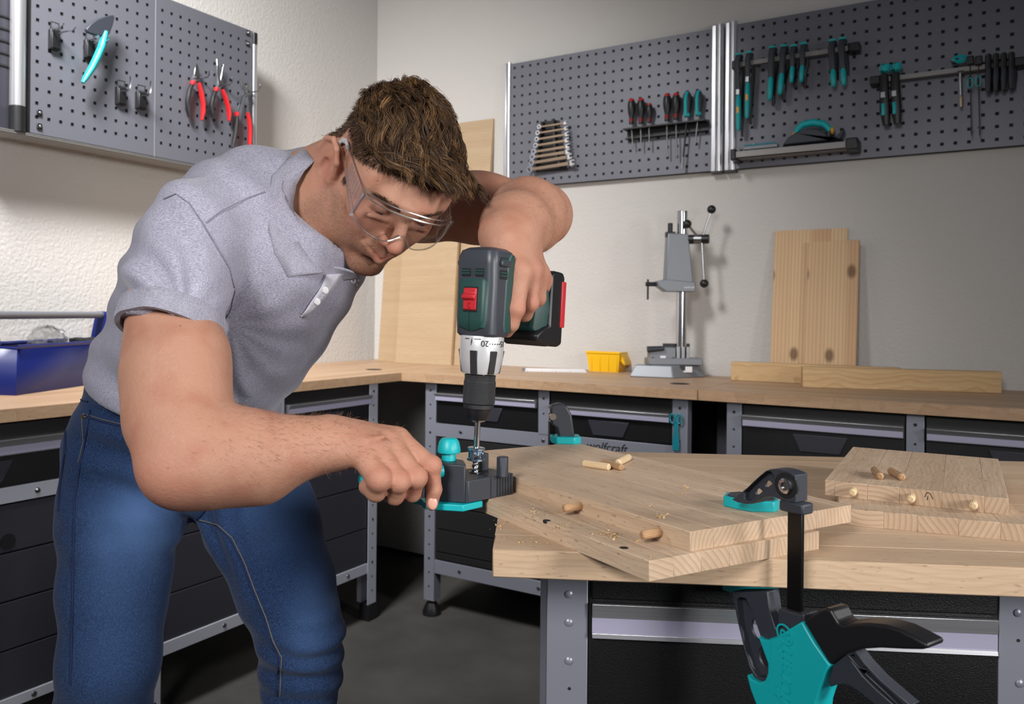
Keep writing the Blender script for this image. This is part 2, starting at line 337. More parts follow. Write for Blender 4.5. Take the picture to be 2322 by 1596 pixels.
mat('hair_dark', (34, 24, 18), .5); mat('eye_white', (206, 196, 190), .2); mat('iris', (52, 62, 72), .12); mat('nail', (216, 166, 148), .28); mat('temple_grey', (190, 190, 194), .4)
# ================================================================ SETTING
BZ, BD, BT = .90, .6307, .0316
struct(MB().box((-.15, -5, -.05), (0, .15, 3.2)).build('wall_left', 'plaster'))
struct(MB().box((0, 0, -.05), (5.5, .15, 3.2)).build('wall_right', 'plaster'))
struct(MB().box((0, -5, -.06), (5.5, 0, 0)).build('floor', 'concrete'))
struct(MB().box((.002, -.012, 0), (5.5, -.0005, .012)).build('baseboard_right', 'dark_inside'))
# ---------------------------------------------------------------- L-shaped bench tops
XS = onR(1582, 883, BD).x
def worktop(a, b, label, M=None):
    o = MB().box(a, b).build('worktop', 'beech_top', bevel=.0015); return tag(o, label, 'worktop', 'beech worktops along the walls')
lt = MB().box((0, -BD, -BT), (3.4, 0, 0)).build('worktop', 'beech_top', bevel=.0015)
lt.matrix_world = basis((0, 1, 0), (-1, 0, 0), (0, 0, 1), (BD, -3.4, BZ)) @ TR(0, BD, 0)
tag(lt, 'beech worktop running along the left wall under the blue tool tote', 'worktop', 'beech worktops along the walls')
o = MB().box((0, -BD, -BT), (XS-BD-.001, 0, 0)).build('worktop', 'beech_top', bevel=.0012); tag(o, 'beech worktop in the room corner carrying the drill stand and yellow bin', 'worktop', 'beech worktops along the walls', TR(BD, 0, BZ))
o2 = MB().box((0, -BD, -BT), (4.2-XS, 0, 0)).build('worktop', 'beech_top', bevel=.0012); tag(o2, 'beech worktop on the right under the long square timber battens', 'worktop', 'beech worktops along the walls', TR(XS+.001, 0, BZ))
def grommet(p, label):
    g = T('cable_port', label, 'cable port', Vector((p.x, p.y, BZ)), 'round black ports in the wall worktops')
    MB().lathe([(0, .0), (.026, .0), (.031, .0012), (.033, .0)], 24).build('rim', 'black_plastic', g); MB().lathe([(0, .0006), (.024, .0008), (.0245, .0)], 20).build('lid', 'dark_inside', g)
grommet(atz(848, 838, BZ), 'round black port in the worktop near the corner, left of the leaning boards')
grommet(atz(1542, 870, BZ), 'round black port in the worktop in front of the drill stand')
# ---------------------------------------------------------------- base units, local frame: x along the front, y into the unit, z up
def post(r, x0, x1, z0, z1, side='l', depth=.045, m='grey_metal'):
    b = MB().box((x0, 0, z0), (x1, .003, z1))
    if side == 'l': b.box((x0, .003, z0), (x0+.003, depth, z1))
    else: b.box((x1-.003, .003, z0), (x1, depth, z1))
    p = b.build('post', m, r, bevel=.0008)
    xm = (x0+x1)/2; h = MB(); z = z1-.03; k = 0
    while z > z0+.03:
        if k % 3 == 0: h.cyl((xm, -.0012, z), (xm, .001, z), .0045, n=10)
        else: h.cyl((xm, -.0006, z), (xm, .001, z), .0035, n=8)
        z -= .052; k += 1
    h.build('punched_hole', 'dark_inside', p, stuff=True); return p
def rail(r, x0, x1, z0, z1, bolts=(), m='grey_metal', name='rail'):
    p = MB().box((x0, .002, z0), (x1, .006, z1)).box((x0, .006, z1-.003), (x1, .03, z1)).build(name, m, r, bevel=.0008)
    for bx in bolts: MB().lathe([(.007, 0), (.0065, .002), (.003, .0035), (0, .0036)], 12, (bx, .0018, (z0+z1)/2), (0, -1, 0)).build('bolt', 'steel', p)
    return p
def drawer(r, x0, x1, z0, z1, hz0, hz1, grip=True, big=False):
    d = MB().box((x0, .004, z0), (x1, .022, z1)).box((x0+.01, .022, z0+.01), (x1-.01, .45, z1-.03)).build('drawer', 'black_drawer', r, bevel=.003)
    hh = hz1-hz0
    MB().prism([(.004, hz0), (-.012, hz0+.002), (-.013, hz0+hh*.55), (-.022, hz1-.002), (-.020, hz1), (.004, hz1)], x0+.004, x1-.004, 'x').build('handle', 'aluminium', d, bevel=.0008)
    MB().box((x0+.005, -.0142, hz0+hh*.12), (x1-.005, -.0125, hz0+hh*.56)).build('label_strip', 'lavender_strip', d)
    if grip:
        xm = (x0+x1)/2; wv = (x1-x0)*.17; zt = hz0-.01; zb = max(z0+.006, zt-.05)
        MB().prism([(xm-wv, zt), (xm+wv, zt), (xm+wv*.72, zb), (xm-wv*.72, zb)], -.001, .004, 'y').build('grip_recess', 'dark_panel', d, bevel=.002)
    return d
def slats(r, x0, x1, z0, z1, pitch, m='dark_panel'):
    z = z1; 
    while z > z0+.005:
        zb = max(z0, z-pitch)
        MB().box((x0, .006, zb+.002), (x1, .018, z-.0015)).build('slat', m, r, bevel=.0015); z -= pitch
# right wall unit, between the corner gap and the black gap
FP = BD-.032                                         # distance of the unit fronts from the walls
def rx(px, py=900): return onR(px, py, FP).x
def rz(px, py): return onR(px, py, FP).z
def ly(px, py=900): return onL(px, py, FP).y
def lz(px, py): return onL(px, py, FP).z
ztop = BZ-BT-.001
MR = basis((1, 0, 0), (0, 1, 0), (0, 0, 1), (0, -FP, 0))
ML = basis((0, 1, 0), (-1, 0, 0), (0, 0, 1), (FP, 0, 0))
u = T('drawer_unit', 'grey steel bench frame with black drawers standing in the corner behind the drill', 'drawer unit', MR, 'drawer units under the wall worktops')
xa, xb, xc, xd, xe, xf = rx(965), rx(988), rx(1221), rx(1245), rx(1525), rx(1559)
zbot = rz(975, 1362)
post(u, xa, xb, zbot, ztop, 'r'); post(u, xe, xf, .05, ztop, 'r'); 
post(u, xc, xd, rz(1232, 985), ztop, 'l')
za, zb_ = rz(1100, 998), rz(1100, 970)
rail(u, xb, xe, za-.004, zb_, (rx(1045), rx(1232)))
rb0, rb1 = rz(1000, 1303), rz(1000, 1273)
rail(u, xb, xe, rb0, rb1, (rx(1045), rx(1225)))
drawer(u, xb+.002, xc-.002, zb_+.003, ztop-.004, rz(990, 908), rz(990, 890))
drawer(u, xd+.002, xe-.002, zb_+.003, ztop-.004, rz(1246, 937), rz(1246, 917))
slats(u, xb+.002, xe-.002, rb1+.003, za-.008, .085, 'dark_inside')
MB().box((xb, .03, rb0+.01), (xe, .5, ztop-.005)).build('carcass', 'dark_inside', u)
f0 = Vector(((xa+xb)/2, .02, 0))
MB().lathe([(.034, 0), (.034, .012), (.027, .03), (.02, .045), (.007, .047), (.006, zbot+.01)], 18, f0).build('screw_foot', 'black_plastic', u)
MB().box((xe+.005, .006, 0), (xf-.002, .035, .06)).build('foot_cap', 'black_plastic', u)
for q in (xa, xe): MB().box((q, .5, 0), (q+.035, .535, ztop)).build('rear_post', 'grey_metal', u, bevel=.001)
tx = text('rail_lettering', 'wolfcraft', .04, 'ink', u, TR(rx(1375), .0012, (za+zb_)/2-.004) @ RX(math.pi/2), shear=.25)
# right unit
u2 = T('drawer_unit', 'grey steel bench frame with black drawers under the square timber battens', 'drawer unit', MR, 'drawer units under the wall worktops')
x1_, x2_, x3_, x4_ = rx(1648, 950), rx(1681, 950), rx(2055, 980), rx(2096, 980); x5_ = x4_+(x3_-x2_); x6_ = x5_+.045
post(u2, x1_, x2_, .05, ztop, 'r'); post(u2, x3_, x4_, .05, ztop, 'l'); post(u2, x5_, x6_, .05, ztop, 'l')
h0, h1 = rz(1683, 966), rz(1683, 939)
for q0, q1 in ((x2_, x3_), (x4_, x5_)):
    drawer(u2, q0+.002, q1-.002, za, ztop-.004, h0, h1); rail(u2, q0, q1, za-.03, za-.002, ()); slats(u2, q0+.002, q1-.002, .12, za-.034, .1, 'dark_inside'); rail(u2, q0, q1, .08, .115)
MB().box((x2_, .03, .1), (x5_, .5, ztop-.005)).build('carcass', 'dark_inside', u2)
for q in (x1_+.002, x6_-.034): MB().box((q, .006, 0), (q+.032, .035, .055)).build('foot_cap', 'black_plastic', u2)
# left wall unit
u3 = T('drawer_unit', 'grey steel bench frame toned as brightly lit, with dark slatted front behind the person', 'drawer unit', ML, 'drawer units under the wall worktops')
ya, yb, yc, yd = ly(353, 1400), ly(366, 1400), ly(838), ly(857)
zc = lz(846, 1367)
ye, yf = ly(625), ly(645)
post(u3, yc, yd, zc, ztop, 'r', m='lit_grey_metal'); post(u3, ya-.02, yb, .0, ztop, 'r', m='lit_grey_metal'); post(u3, ye, yf, lz(640, 1000), ztop, 'l', m='lit_grey_metal')
MB().box((yc+.004, -.002, 0), (yd+.004, .042, zc)).build('foot_cap', 'black_plastic', u3, bevel=.001)
MB().box((yd-.038, .04, zc), (yd-.002, .06, lz(836, 1290))).build('rear_leg', 'lit_grey_metal', u3)
d0, d1 = lz(838, 916), lz(838, 894)
drawer(u3, yf+.002, yc-.002, lz(838, 985), ztop-.004, d0, d1)
drawer(u3, yb+.002, ye-.002, lz(838, 985), ztop-.004, d0, d1)
rr0, rr1 = lz(790, 1318), lz(790, 1295)
rail(u3, yb, yc, rr0, rr1, (ly(790, 1300), ly(510, 1400)), m='lit_grey_metal')
rail(u3, yb, yc, lz(838, 985)-.032, lz(838, 985)-.003, m='lit_grey_metal')
slats(u3, yb+.003, yc-.002, rr1+.002, lz(838, 985)-.035, lz(836, 1137)-lz(836, 1232))
MB().box((yb, .03, rr0+.01), (yc, .5, ztop-.005)).build('carcass', 'dark_inside', u3)
# far left unit
u4 = T('drawer_unit', 'grey steel bench frame toned as brightly lit, with black drawer below the blue tool tote', 'drawer unit', ML, 'drawer units under the wall worktops')
yg = ly(0, 1100)-.35; yh = ly(200, 1100)
k0, k1 = lz(10, 1034), lz(10, 994)
s0, s1 = lz(10, 1143), lz(10, 1107)
post(u4, yh, yh+.05, .0, ztop, 'r', m='lit_grey_metal'); post(u4, yg-.05, yg, 0, ztop, 'l', m='lit_grey_metal')
drawer(u4, yg+.002, yh-.002, s1+.003, ztop-.004, k0, k1); rail(u4, yg, yh, s0, s1, (ly(86, 1115),), m='lit_grey_metal')
t0, t1 = lz(65, 1590), lz(65, 1567)
rail(u4, yg, yh, t0, t1, (ly(78, 1583),), m='lit_grey_metal'); slats(u4, yg+.003, yh-.003, t1+.002, s0-.003, (s0-t1)/4.)
MB().lathe([(.012, -.0045), (.012, -.0075), (.016, -.0085), (.018, -.006), (.018, -.004)], 18, (ly(20, 1228), 0, lz(20, 1228)), (0, -1, 0)).build('finger_hole', 'black_plastic', u4)
MB().box((yg, .03, .12), (yh, .5, ztop-.005)).build('carcass', 'dark_inside', u4)
# ================================================================ THINGS ON THE WALL BENCHES
def leanboard(name, label, px_bl, px_br, ptop, yb_off, yt_off, th, m, cat='board', group=None):
    """board leaning on the right wall: bottom edge yb_off from the wall, top edge yt_off"""
    a = atz(*px_bl, BZ); a = Vector((onR(px_bl[0], px_bl[1], yb_off).x, -yb_off, BZ)); b = Vector((onR(px_br[0], px_br[1], yb_off).x, -yb_off, BZ))
    zt = onR(ptop[0], ptop[1], yt_off).z; w_ = b.x-a.x; ln = math.hypot(zt-BZ, yb_off-yt_off); an = math.atan2(yb_off-yt_off, zt-BZ)
    o = MB().box((0, 0, 0), (w_, th, ln)).build(name, m, bevel=.0012); tag(o, label, cat, group, TR(a.x, a.y, BZ) @ RX(-an)); return o
G_ = 'pale boards leaning in the corner'
leanboard('leaning_board', 'pale panel at the back, left strip of the boards in the corner', (857, 816), (1000, 818), (900, 450), .10, .035, .018, 'birch', group=G_)
leanboard('leaning_board', 'pale panel standing in front of the two others in the corner', (896, 820), (1022, 823), (960, 470), .145, .085, .018, 'birch', group=G_)
leanboard('leaning_board', 'tallest pale panel rising above the arm to the right of the hair', (1005, 822), (1084, 824), (1060, 276), .12, .012, .018, 'birch', group=G_)
leanboard('knotty_board', 'taller wider knotty pine board leaning on the right wall', (1745, 824), (1912, 830), (1840, 520), .078, .012, .018, 'pine_board', group='knotty pine boards on the right wall')
leanboard('knotty_board', 'shorter knotty pine board leaning in front of the taller one', (1823, 826), (1940, 834), (1890, 546), .100, .038, .018, 'pine_board', group='knotty pine boards on the right wall')
def batten(pf, pr, pt, label, b=None):
    a = atz(*pf, BZ); b = b or atz(*pr, BZ); d = (b-a); L_ = d.length; x = d.normalized(); y = Vector((-x.y, x.x, 0)); h = P(pt[0], pt[1], (a-CAM).dot(VW)).z-BZ
    o = MB().box((0, 0, 0), (L_, .045, h)).build('batten', 'pine', bevel=.002); tag(o, label, 'batten', 'square timber battens', basis(x, y, (0, 0, 1), a)); return o
batten((1820, 878), (2272, 892), (1820, 832), 'front pine batten lying on the worktop in front of the other')
batten((1657, 862), (2120, 876), (1657, 820), 'rear pine batten partly hidden behind the front one', Vector((2.25, -.160, BZ)))
# yellow storage bin
p = atz(1372, 843, BZ); M = basis((1, 0, 0), (0, 1, 0), (0, 0, 1), (p.x, p.y+.05, BZ)); t = T('storage_bin', 'small yellow plastic storage bin on the worktop', 'bin', M)
sc = (1414-1329)/1892*(p-CAM).dot(VW)
w2 = sc*.53; b_ = MB(); d2 = .05; h2 = .078; th = .003
b_.hexa([(-w2*.85, -d2, 0), (w2*.7, -d2, 0), (w2*.7, d2, 0), (-w2*.85, d2, 0), (-w2, -d2-.006, h2), (w2*.8, -d2-.006, h2), (w2*.8, d2+.006, h2), (-w2, d2+.006, h2)])
o = b_.build('shell', 'yellow', t); 
bm = bmesh.new(); bm.from_mesh(o.data); f = max(bm.faces, key=lambda f: f.calc_center_median().z); bmesh.ops.delete(bm, geom=[f], context='FACES'); bm.to_mesh(o.data); bm.free()
so = o.modifiers.new('s', 'SOLIDIFY'); so.thickness = .003; so.offset = -1
MB().box((-w2*1.03, -d2-.010, h2-.006), (w2*.82, -d2-.004, h2+.003)).build('rim', 'yellow', t, bevel=.001)
for k in range(4): x_ = -w2*.75+k*w2*.45; MB().box((x_, -d2-.006, .006), (x_+.004, -d2-.001, h2-.006)).build('rib', 'yellow', t)
MB().prism([(w2*.78, h2*.95), (w2*1.0, h2*.5), (w2*1.0, h2*.35), (w2*.95, h2*.35), (w2*.72, h2*.6), (w2*.72, h2*.95)], -d2*.8, d2*.8, 'y').build('front_lip', 'yellow', t, bevel=.002)
# folding rule
a = atz(1183, 842, BZ); b = atz(1330, 845, BZ); x = (b-a).normalized(); L_ = (b-a).length; t = T('folding_rule', 'white folding rule lying on the worktop left of the yellow bin', 'ruler', basis(x, Vector((-x.y, x.x, 0)), (0, 0, 1), a))
for k in range(3): MB().box((.004*k, .002+.004*k, .004*k), (L_-.003*k, .018+.004*k, .004*k+.0035)).build('segment', 'white_plastic', t, bevel=.0008)
MB().box((0, .0, .0), (.012, .024, .0135)).build('end_cap', 'steel', t); mk = MB()
for k in range(16): mk.box((.02+k*L_/18, .0012, .002), (.0208+k*L_/18+(.002 if k % 4 == 0 else 0), .002, .0034))
mk.build('graduations', 'ink', t, stuff=True)
# blue tote
pa = onL(0, 893, .42); a = atz(36, 897, BZ); b = atz(192, 874, BZ); 
x = (b-a).normalized(); n_ = Vector((-x.y, x.x, 0)); t = T('tool_tote', 'blue plastic tool tote with grey tube handle on the left worktop', 'tote', basis(x, n_, (0, 0, 1), a))
L_ = (b-a).length*1.75; H_ = P(36, 786, (a-CAM).dot(VW)).z-BZ; W_ = .17; e = .008
fw = [(0, 0, 0), (L_, 0, 0), (L_, W_, 0), (0, W_, 0), (-e, -e, H_), (L_+e, -e, H_), (L_+e, W_+e, H_), (-e, W_+e, H_)]
o = MB().add(fw, [(0, 3, 2, 1), (0, 1, 5, 4), (1, 2, 6, 5), (2, 3, 7, 6), (3, 0, 4, 7)]).build('tub', 'blue', t, recalc=False); so = o.modifiers.new('s', 'SOLIDIFY'); so.thickness = .004; so.offset = -1
MB().tube([(-e, -e, H_), (L_+e, -e, H_), (L_+e, W_+e, H_), (-e, W_+e, H_)], .006, 6, closed=True).build('rim', 'blue', t)
hz_ = P(120, 716, ((a+n_*W_/2)-CAM).dot(VW)).z-BZ
for xx in (0, L_): MB().prism([(W_/2-.045, H_*.8), (W_/2+.045, H_*.8), (W_/2+.02, hz_+.012), (W_/2-.02, hz_+.012)], xx-.006, xx+.006, 'x').build('handle_bracket', 'blue', t, bevel=.003)
MB().cyl((0, W_/2, hz_), (L_, W_/2, hz_), .011, n=16).build('handle_tube', 'cast_grey', t)
MB().box((L_*.02, .02, H_*.55), (L_*.3, .2, H_*.62)).box
for k, (lb, cat, nm, mm) in enumerate((('coil of black cord lying on top of the blue tote contents', 'cord', 'black_cord', 'black_plastic'),)):
    c = t.matrix_world @ Vector((L_*.80, W_*.45, H_*.9)); o = MB().tube([(math.cos(i*.7)*(.035+.008*math.sin(i*1.7)), math.sin(i*.7)*(.035+.008*math.cos(i*2.1)), .006*math.sin(i*.9)+.012) for i in range(34)], .006, 6).build(nm, mm); tag(o, lb, cat, None, TR(*c))
c = t.matrix_world @ Vector((L_*.06, W_*.5, H_*.78)); o = MB().box((-.07, -.02, 0), (.07, .02, .018)).build('wood_offcut', 'pine', bevel=.001); tag(o, 'small wooden offcut sticking out of the blue tote', 'offcut', None, TR(*c) @ RZ(.4) @ RY(.18))
bag = bpy.data.materials.new('clear_film'); bag.use_nodes = True; nt = bag.node_tree; nt.nodes.clear(); om = nt.nodes.new('ShaderNodeOutputMaterial'); tr_ = nt.nodes.new('ShaderNodeBsdfTransparent'); gl = nt.nodes.new('ShaderNodeBsdfGlossy'); mx = nt.nodes.new('ShaderNodeMixShader'); gl.inputs['Roughness'].default_value = .12; tr_.inputs[0].default_value = (.93, .93, .92, 1)
mx.inputs[0].default_value = .22; nt.links.new(tr_.outputs[0], mx.inputs[1]); nt.links.new(gl.outputs[0], mx.inputs[2]); nt.links.new(mx.outputs[0], om.inputs[0]); MT['clear_film'] = bag
c = t.matrix_world @ Vector((L_*.50, W_*.55, H_*.98)); bgm = MB().sph((0, 0, 0), .068, 28, 18, (1.2, .6, .75)); rs = random.Random(3)
bgm.v = [v*(1+rs.uniform(-.16, .12)) for v in bgm.v]; o = bgm.build('plastic_bag', 'clear_film', ang=20); tag(o, 'crumpled clear plastic bag lying in the blue tote', 'bag', None, TR(*c))
# drill stand
p = atz(1510, 858, BZ); pd = (p-CAM).dot(VW); S_ = pd/1892.4; a0 = math.radians(-30); ck = Vector((math.cos(a0), math.sin(a0), 0))
bx = RT.copy(); by = VW.copy()
org = atz(1510, 858, BZ)+VW*.085; M = basis(bx, by, (0, 0, 1), org); t = T('drill_stand', 'grey cast drill press stand with three black ball knobs on the worktop', 'drill stand', M)
def Sx(px, o=0): return ((px-PX)*(pd+.085+o)/F - (org-CAM).dot(RT))
def Sz(py, px=1540, o=0): pp = P(px, py, pd+.085+o); return pp.z-BZ
MB().prism([(Sx(1422), 0), (Sx(1518, -.085), 0), (Sx(1600), 0), (Sx(1592), Sz(836)), (Sx(1570), Sz(826)), (Sx(1455), Sz(822)), (Sx(1440), Sz(828))], .0, .12, 'y')
hb = MB(); y0, y1 = -.085, .08
hb.hexa([(Sx(1424), -.02, 0), (Sx(1514), y0, 0), (Sx(1600), -.01, 0), (Sx(1520), y1, 0), (Sx(1440), -.015, .045), (Sx(1514), y0+.018, .045), (Sx(1588), -.005, .045), (Sx(1520), y1-.01, .045)])
hb.build('base', 'cast_grey', t, bevel=.004)
MB().cyl((Sx(1545), 0, .04), (Sx(1545), 0, Sz(480)), Sx(1558)-Sx(1546), n=22).build('column', 'chrome', t)
MB().cyl((Sx(1545), 0, Sz(482)), (Sx(1545), 0, Sz(479)), Sx(1557)-Sx(1545.5), n=22).build('column_cap', 'black_plastic', t)
MB().box((Sx(1543), -.0155, .06), (Sx(1547), -.0125, Sz(490))).build('gear_rack', 'steel', t)
cg = MB().prism([(Sx(1510), Sz(530)), (Sx(1556), Sz(530)), (Sx(1570), Sz(660)), (Sx(1505), Sz(640))], -.022, .022, 'y').build('carriage', 'cast_grey', t, bevel=.004)
MB().prism([(Sx(1485), Sz(638)), (Sx(1505), Sz(634)), (Sx(1570), Sz(640)), (Sx(1570), Sz(662)), (Sx(1505), Sz(662)), (Sx(1488), Sz(650))], -.034, .026, 'y').build('collar_bracket', 'cast_grey', t, bevel=.003)
text('stand_lettering', 'wolfcraft', .011, 'white_plastic', t, TR(Sx(1556), -.0345, Sz(652)) @ RX(math.pi/2), shear=.2)
MB().cyl((Sx(1463), -.004, Sz(645)), (Sx(1487), -.004, Sz(645)), .008).build('clamp_screw', 'black_plastic', t); MB().cyl((Sx(1468), -.004, Sz(680)), (Sx(1468), -.004, Sz(634)), .0035).build('tommy_bar', 'black_plastic', t)
MB().cyl((Sx(1518), 0, Sz(535)), (Sx(1518), 0, Sz(506)), .009).build('stop_knob', 'black_plastic', t, bevel=.001); MB().box((Sx(1508), -.015, Sz(538)), (Sx(1528), .015, Sz(526))).build('stop_block', 'black_plastic', t, bevel=.002)
MB().cyl((Sx(1556), -.005, Sz(543)), (Sx(1600), -.035, Sz(543)), .017, n=20).build('lever_hub', 'black_plastic', t, bevel=.002)
MB().cyl((Sx(1570), -.015, Sz(543)), (Sx(1585), -.026, Sz(543)), .0175, n=20).build('hub_sleeve', 'steel', t)
for (kx, ky, r_, fx, fy) in ((1611, 477, .016, 1592, 536), (1556, 510, .016, 1582, 540), (1596, 643, .016, 1590, 550)):
    rd = MB().cyl((Sx(fx, -.03), -.03, Sz(fy)), (Sx(kx, -.035), -.036, Sz(ky)), .0042, n=10).build('lever', 'steel', t); MB().sph((Sx(kx, -.035), -.036, Sz(ky)), r_*.98, 18, 12).build('ball_knob', 'black_plastic', rd)
# machine vice on the base, a thing of its own
v = T('machine_vice', 'small grey drill press vice bolted on the stand base', 'vice', basis(bx, by, (0, 0, 1), org+Vector((0, 0, .045))))
def Vz(py): return Sz(py)-.045
MB().box((Sx(1466), -.04, 0), (Sx(1588), .03, Vz(812)+.002)).build('base_plate', 'cast_grey', v, bevel=.003)
MB().box((Sx(1468), -.035, 0), (Sx(1528), .0, Vz(787))).build('fixed_body', 'cast_grey', v, bevel=.003)
MB().box((Sx(1505), .005, Vz(815)), (Sx(1566), .012, Vz(779))).build('rear_jaw', 'black_plastic', v, bevel=.001)
for q_ in (1530, 1541, 1552): MB().box((Sx(q_), -.03, Vz(820)), (Sx(q_+8), .004, Vz(785))).build('jaw_plate', 'steel', v, bevel=.001)
MB().cyl((Sx(1463), -.04, Vz(792)), (Sx(1500), -.04, Vz(789)), .012, .009, n=14).build('screw_handle', 'anthracite', v, bevel=.001)
MB().box((Sx(1512), -.052, Vz(842)), (Sx(1562), -.045, Vz(829))).build('front_tongue', 'white_plastic', v, bevel=.001); MB().box((Sx(1534), -.053, Vz(838)), (Sx(1546), -.051, Vz(826))).build('tongue_slot', 'black_plastic', v)
for q_ in (1476, 1522): MB().cyl((Sx(q_), -.037, Vz(812)), (Sx(q_), -.034, Vz(812)), .0055, n=10).build('vice_bolt', 'black_plastic', v)
MB().box((Sx(1493), -.0365, Vz(813)), (Sx(1505), -.035, Vz(806))).build('rating_label', 'white_plastic', v)
# teal hanger on the post
p = onR(1534, 940, FP+.006); t = T('marking_gauge', 'teal rubbery strap with two loops hung on the frame post', 'gauge', TR(p.x, p.y, p.z)); k_ = (p-CAM).dot(VW)/F
MB().prism([(-.008, 0), (.008, 0), (.007, -.05), (.011, -.09), (.010, -.112), (-.010, -.112), (-.012, -.09), (-.007, -.05)], -.005, 0, 'y').build('strap', 'teal_dark', t, bevel=.002)
for s in (-1, 1): MB().tube([(s*.010+math.cos(a)*.009, -.004, -.012+math.sin(a)*.015) for a in [i*math.pi/6 for i in range(12)]], .0028, 6, closed=True).build('loop', 'teal_dark', t)
dm = MB()
for i in range(9):
    for s in (-1, 1): dm.sph((s*.004, -.0055, -.045-i*.007), .0012, 6, 4)
dm.build('studs', 'teal_dark', t, stuff=True)
# ================================================================ PEGBOARDS
class Wall:
    def __init__(s, side, off, o=None):
        s.side = side; s.off = off; s.o = o
    def w(s, x, y, out=0): return onR(x, y, s.off+out) if s.side == 'R' else onL(x, y, s.off+out)
    def M(s, x, y, out=0):
        p = s.w(x, y, out); s.inv = (basis((1, 0, 0), (0, 1, 0), (0, 0, 1), p) if s.side == 'R' else basis((0, 1, 0), (-1, 0, 0), (0, 0, 1), p)); s.i = s.inv.inverted(); return s.inv
    def l(s, x, y, out=0): return s.i @ s.w(x, y, out)
def Z1(x, y): return x*.27574, y*.27574
def Z2(x, y): return 1120+x*.27574, y*.27574
def Z3(x, y): return 1620+x*.30232, y*.30232
WL = Wall('L', .1475); WR = Wall('R', .0312)
q, qz = .03736, .0405
def perf(r, x0, x1, z0, z1, cx, cz, hs=.0052, m='peg_metal', th=.0015):
    """sheet with real square holes; cx, cz hole centres"""
    xs = [x0]+[v for c in cx for v in (c-hs, c+hs)]+[x1]; zs = [z0]+[v for c in cz for v in (c-hs, c+hs)]+[z1]
    nx, nz = len(xs), len(zs); vs = [(x, 0, z) for z in zs for x in xs]+[(x, th, z) for z in zs for x in xs]; N = nx*nz; fs = []
    for j in range(nz-1):
        for i in range(nx-1):
            a, b, c, d = j*nx+i, j*nx+i+1, (j+1)*nx+i+1, (j+1)*nx+i
            if i % 2 == 1 and j % 2 == 1:
                fs += [(a, d, d+N, a+N), (b, a, a+N, b+N), (c, b, b+N, c+N), (d, c, c+N, d+N)]
            else: fs.append((a, b, c, d))
    return MB().add(vs, fs).build('perforated_panel', m, r, smooth=False, recalc=False)
def span(c0, step, lo, hi):
    k = math.ceil((lo-c0)/step); out = []
    while c0+k*step <= hi: out.append(c0+k*step); k += 1
    return out
# ---- left cabinet with two perforated doors
yA, yB, yC = onL(68, 300, .1475).y, onL(352, 200, .1475).y, onL(572, 200, .1475).y
zb1 = (onL(69, 303, .1475).z+onL(345, 351, .1475).z)/2; zt1 = onL(560, 66, .1475).z
WLo = basis((0, 1, 0), (-1, 0, 0), (0, 0, 1), (.1475, 0, 0))
cab = T('wall_cabinet', 'shallow wall cabinet with two perforated grey doors and round aluminium corner posts', 'cabinet', WLo)
yl0, zl0, yl1 = -1.7762, 2.0212, -1.3428
cz_all = span(zl0-.25*qz, qz, zb1+.015, zt1-.015)
p1 = perf(cab, yA, yB-.0015, zb1, zt1, span(yl0, q, yA+.01, yB-.01), cz_all)
p2 = perf(cab, yB+.0015, yC, zb1, zt1, span(yl1, q, yB+.01, yC-.012), cz_all)
MB().box((yB-.0015, -.001, zb1), (yB+.0015, .004, zt1)).build('door_gap_strip', 'alu_post', cab)
MB().box((yA, .004, zb1+.002), (yC, .055, zt1-.002)).build('carcass', 'dark_inside', cab)
MB().box((yA-.12, .03, zb1-.004), (yA-.028, .06, zt1)).build('side_panel', 'dark_panel', cab, bevel=.002)
for k in range(5): MB().box((yA-.11, .026, zt1-.22-k*.035), (yA-.05, .03, zt1-.215-k*.035)).build('vent_slat', 'dark_inside', cab)
pr = .021
def cpost(y, z0, z1, r, c0, c1):
    o = MB().cyl((y, .012, z0+c0), (y, .012, z1-c1), r, n=28).build('corner_post', 'alu_post', cab)
    MB().cyl((y, .012, z0), (y, .012, z0+c0), r*1.06, n=28).build('post_cap', 'black_plastic', o, bevel=.002); MB().cyl((y, .012, z1-c1), (y, .012, z1), r*1.06, n=28).build('post_cap', 'black_plastic', o, bevel=.002)
yp = onL(45, 200, .1475).y
cpost(yp, onL(45, 300, .1475).z, zt1, .0215, onL(45, 240, .1475).z-onL(45, 300, .1475).z, .05)
yq = onL(580, 200, .1475).y
cpost(yq, zb1, zt1, .0125, .06, .045)
for yy in (yA+.1, yC-.1): MB().box((yy, .055, zb1+.1), (yy+.04, .1475, zt1-.1)).build('wall_bracket', 'dark_panel', cab)
MB().prism([(-.001, zb1-.002), (-.001, zb1-.014), (.01, zb1-.016), (.06, zb1-.016), (.06, zb1-.002)], yp-.1, yC+.012, 'x').build('bottom_rail', 'shaded_alu', cab, bevel=.002)
for zz in (.005, .010): MB().box((yp-.1, -.003, zb1-zz), (yC+.012, -.001, zb1-zz+.002)).build('rail_bead', 'shaded_alu', cab)
for zx, zy in ((320, 928), (320, 1040), (2033, 272), (2033, 360), (2033, 1252), (2033, 1335)):
    p = WLo.inverted() @ WL.w(*Z1(zx, zy)); b = MB().box((p.x-.008, -.005, p.z-.009), (p.x+.008, 0, p.z+.009)).build('fastener', 'black_plastic', cab, bevel=.002)
    MB().sph((p.x, -.006, p.z), .004, 10, 6).build('screw_head', 'chrome', b)
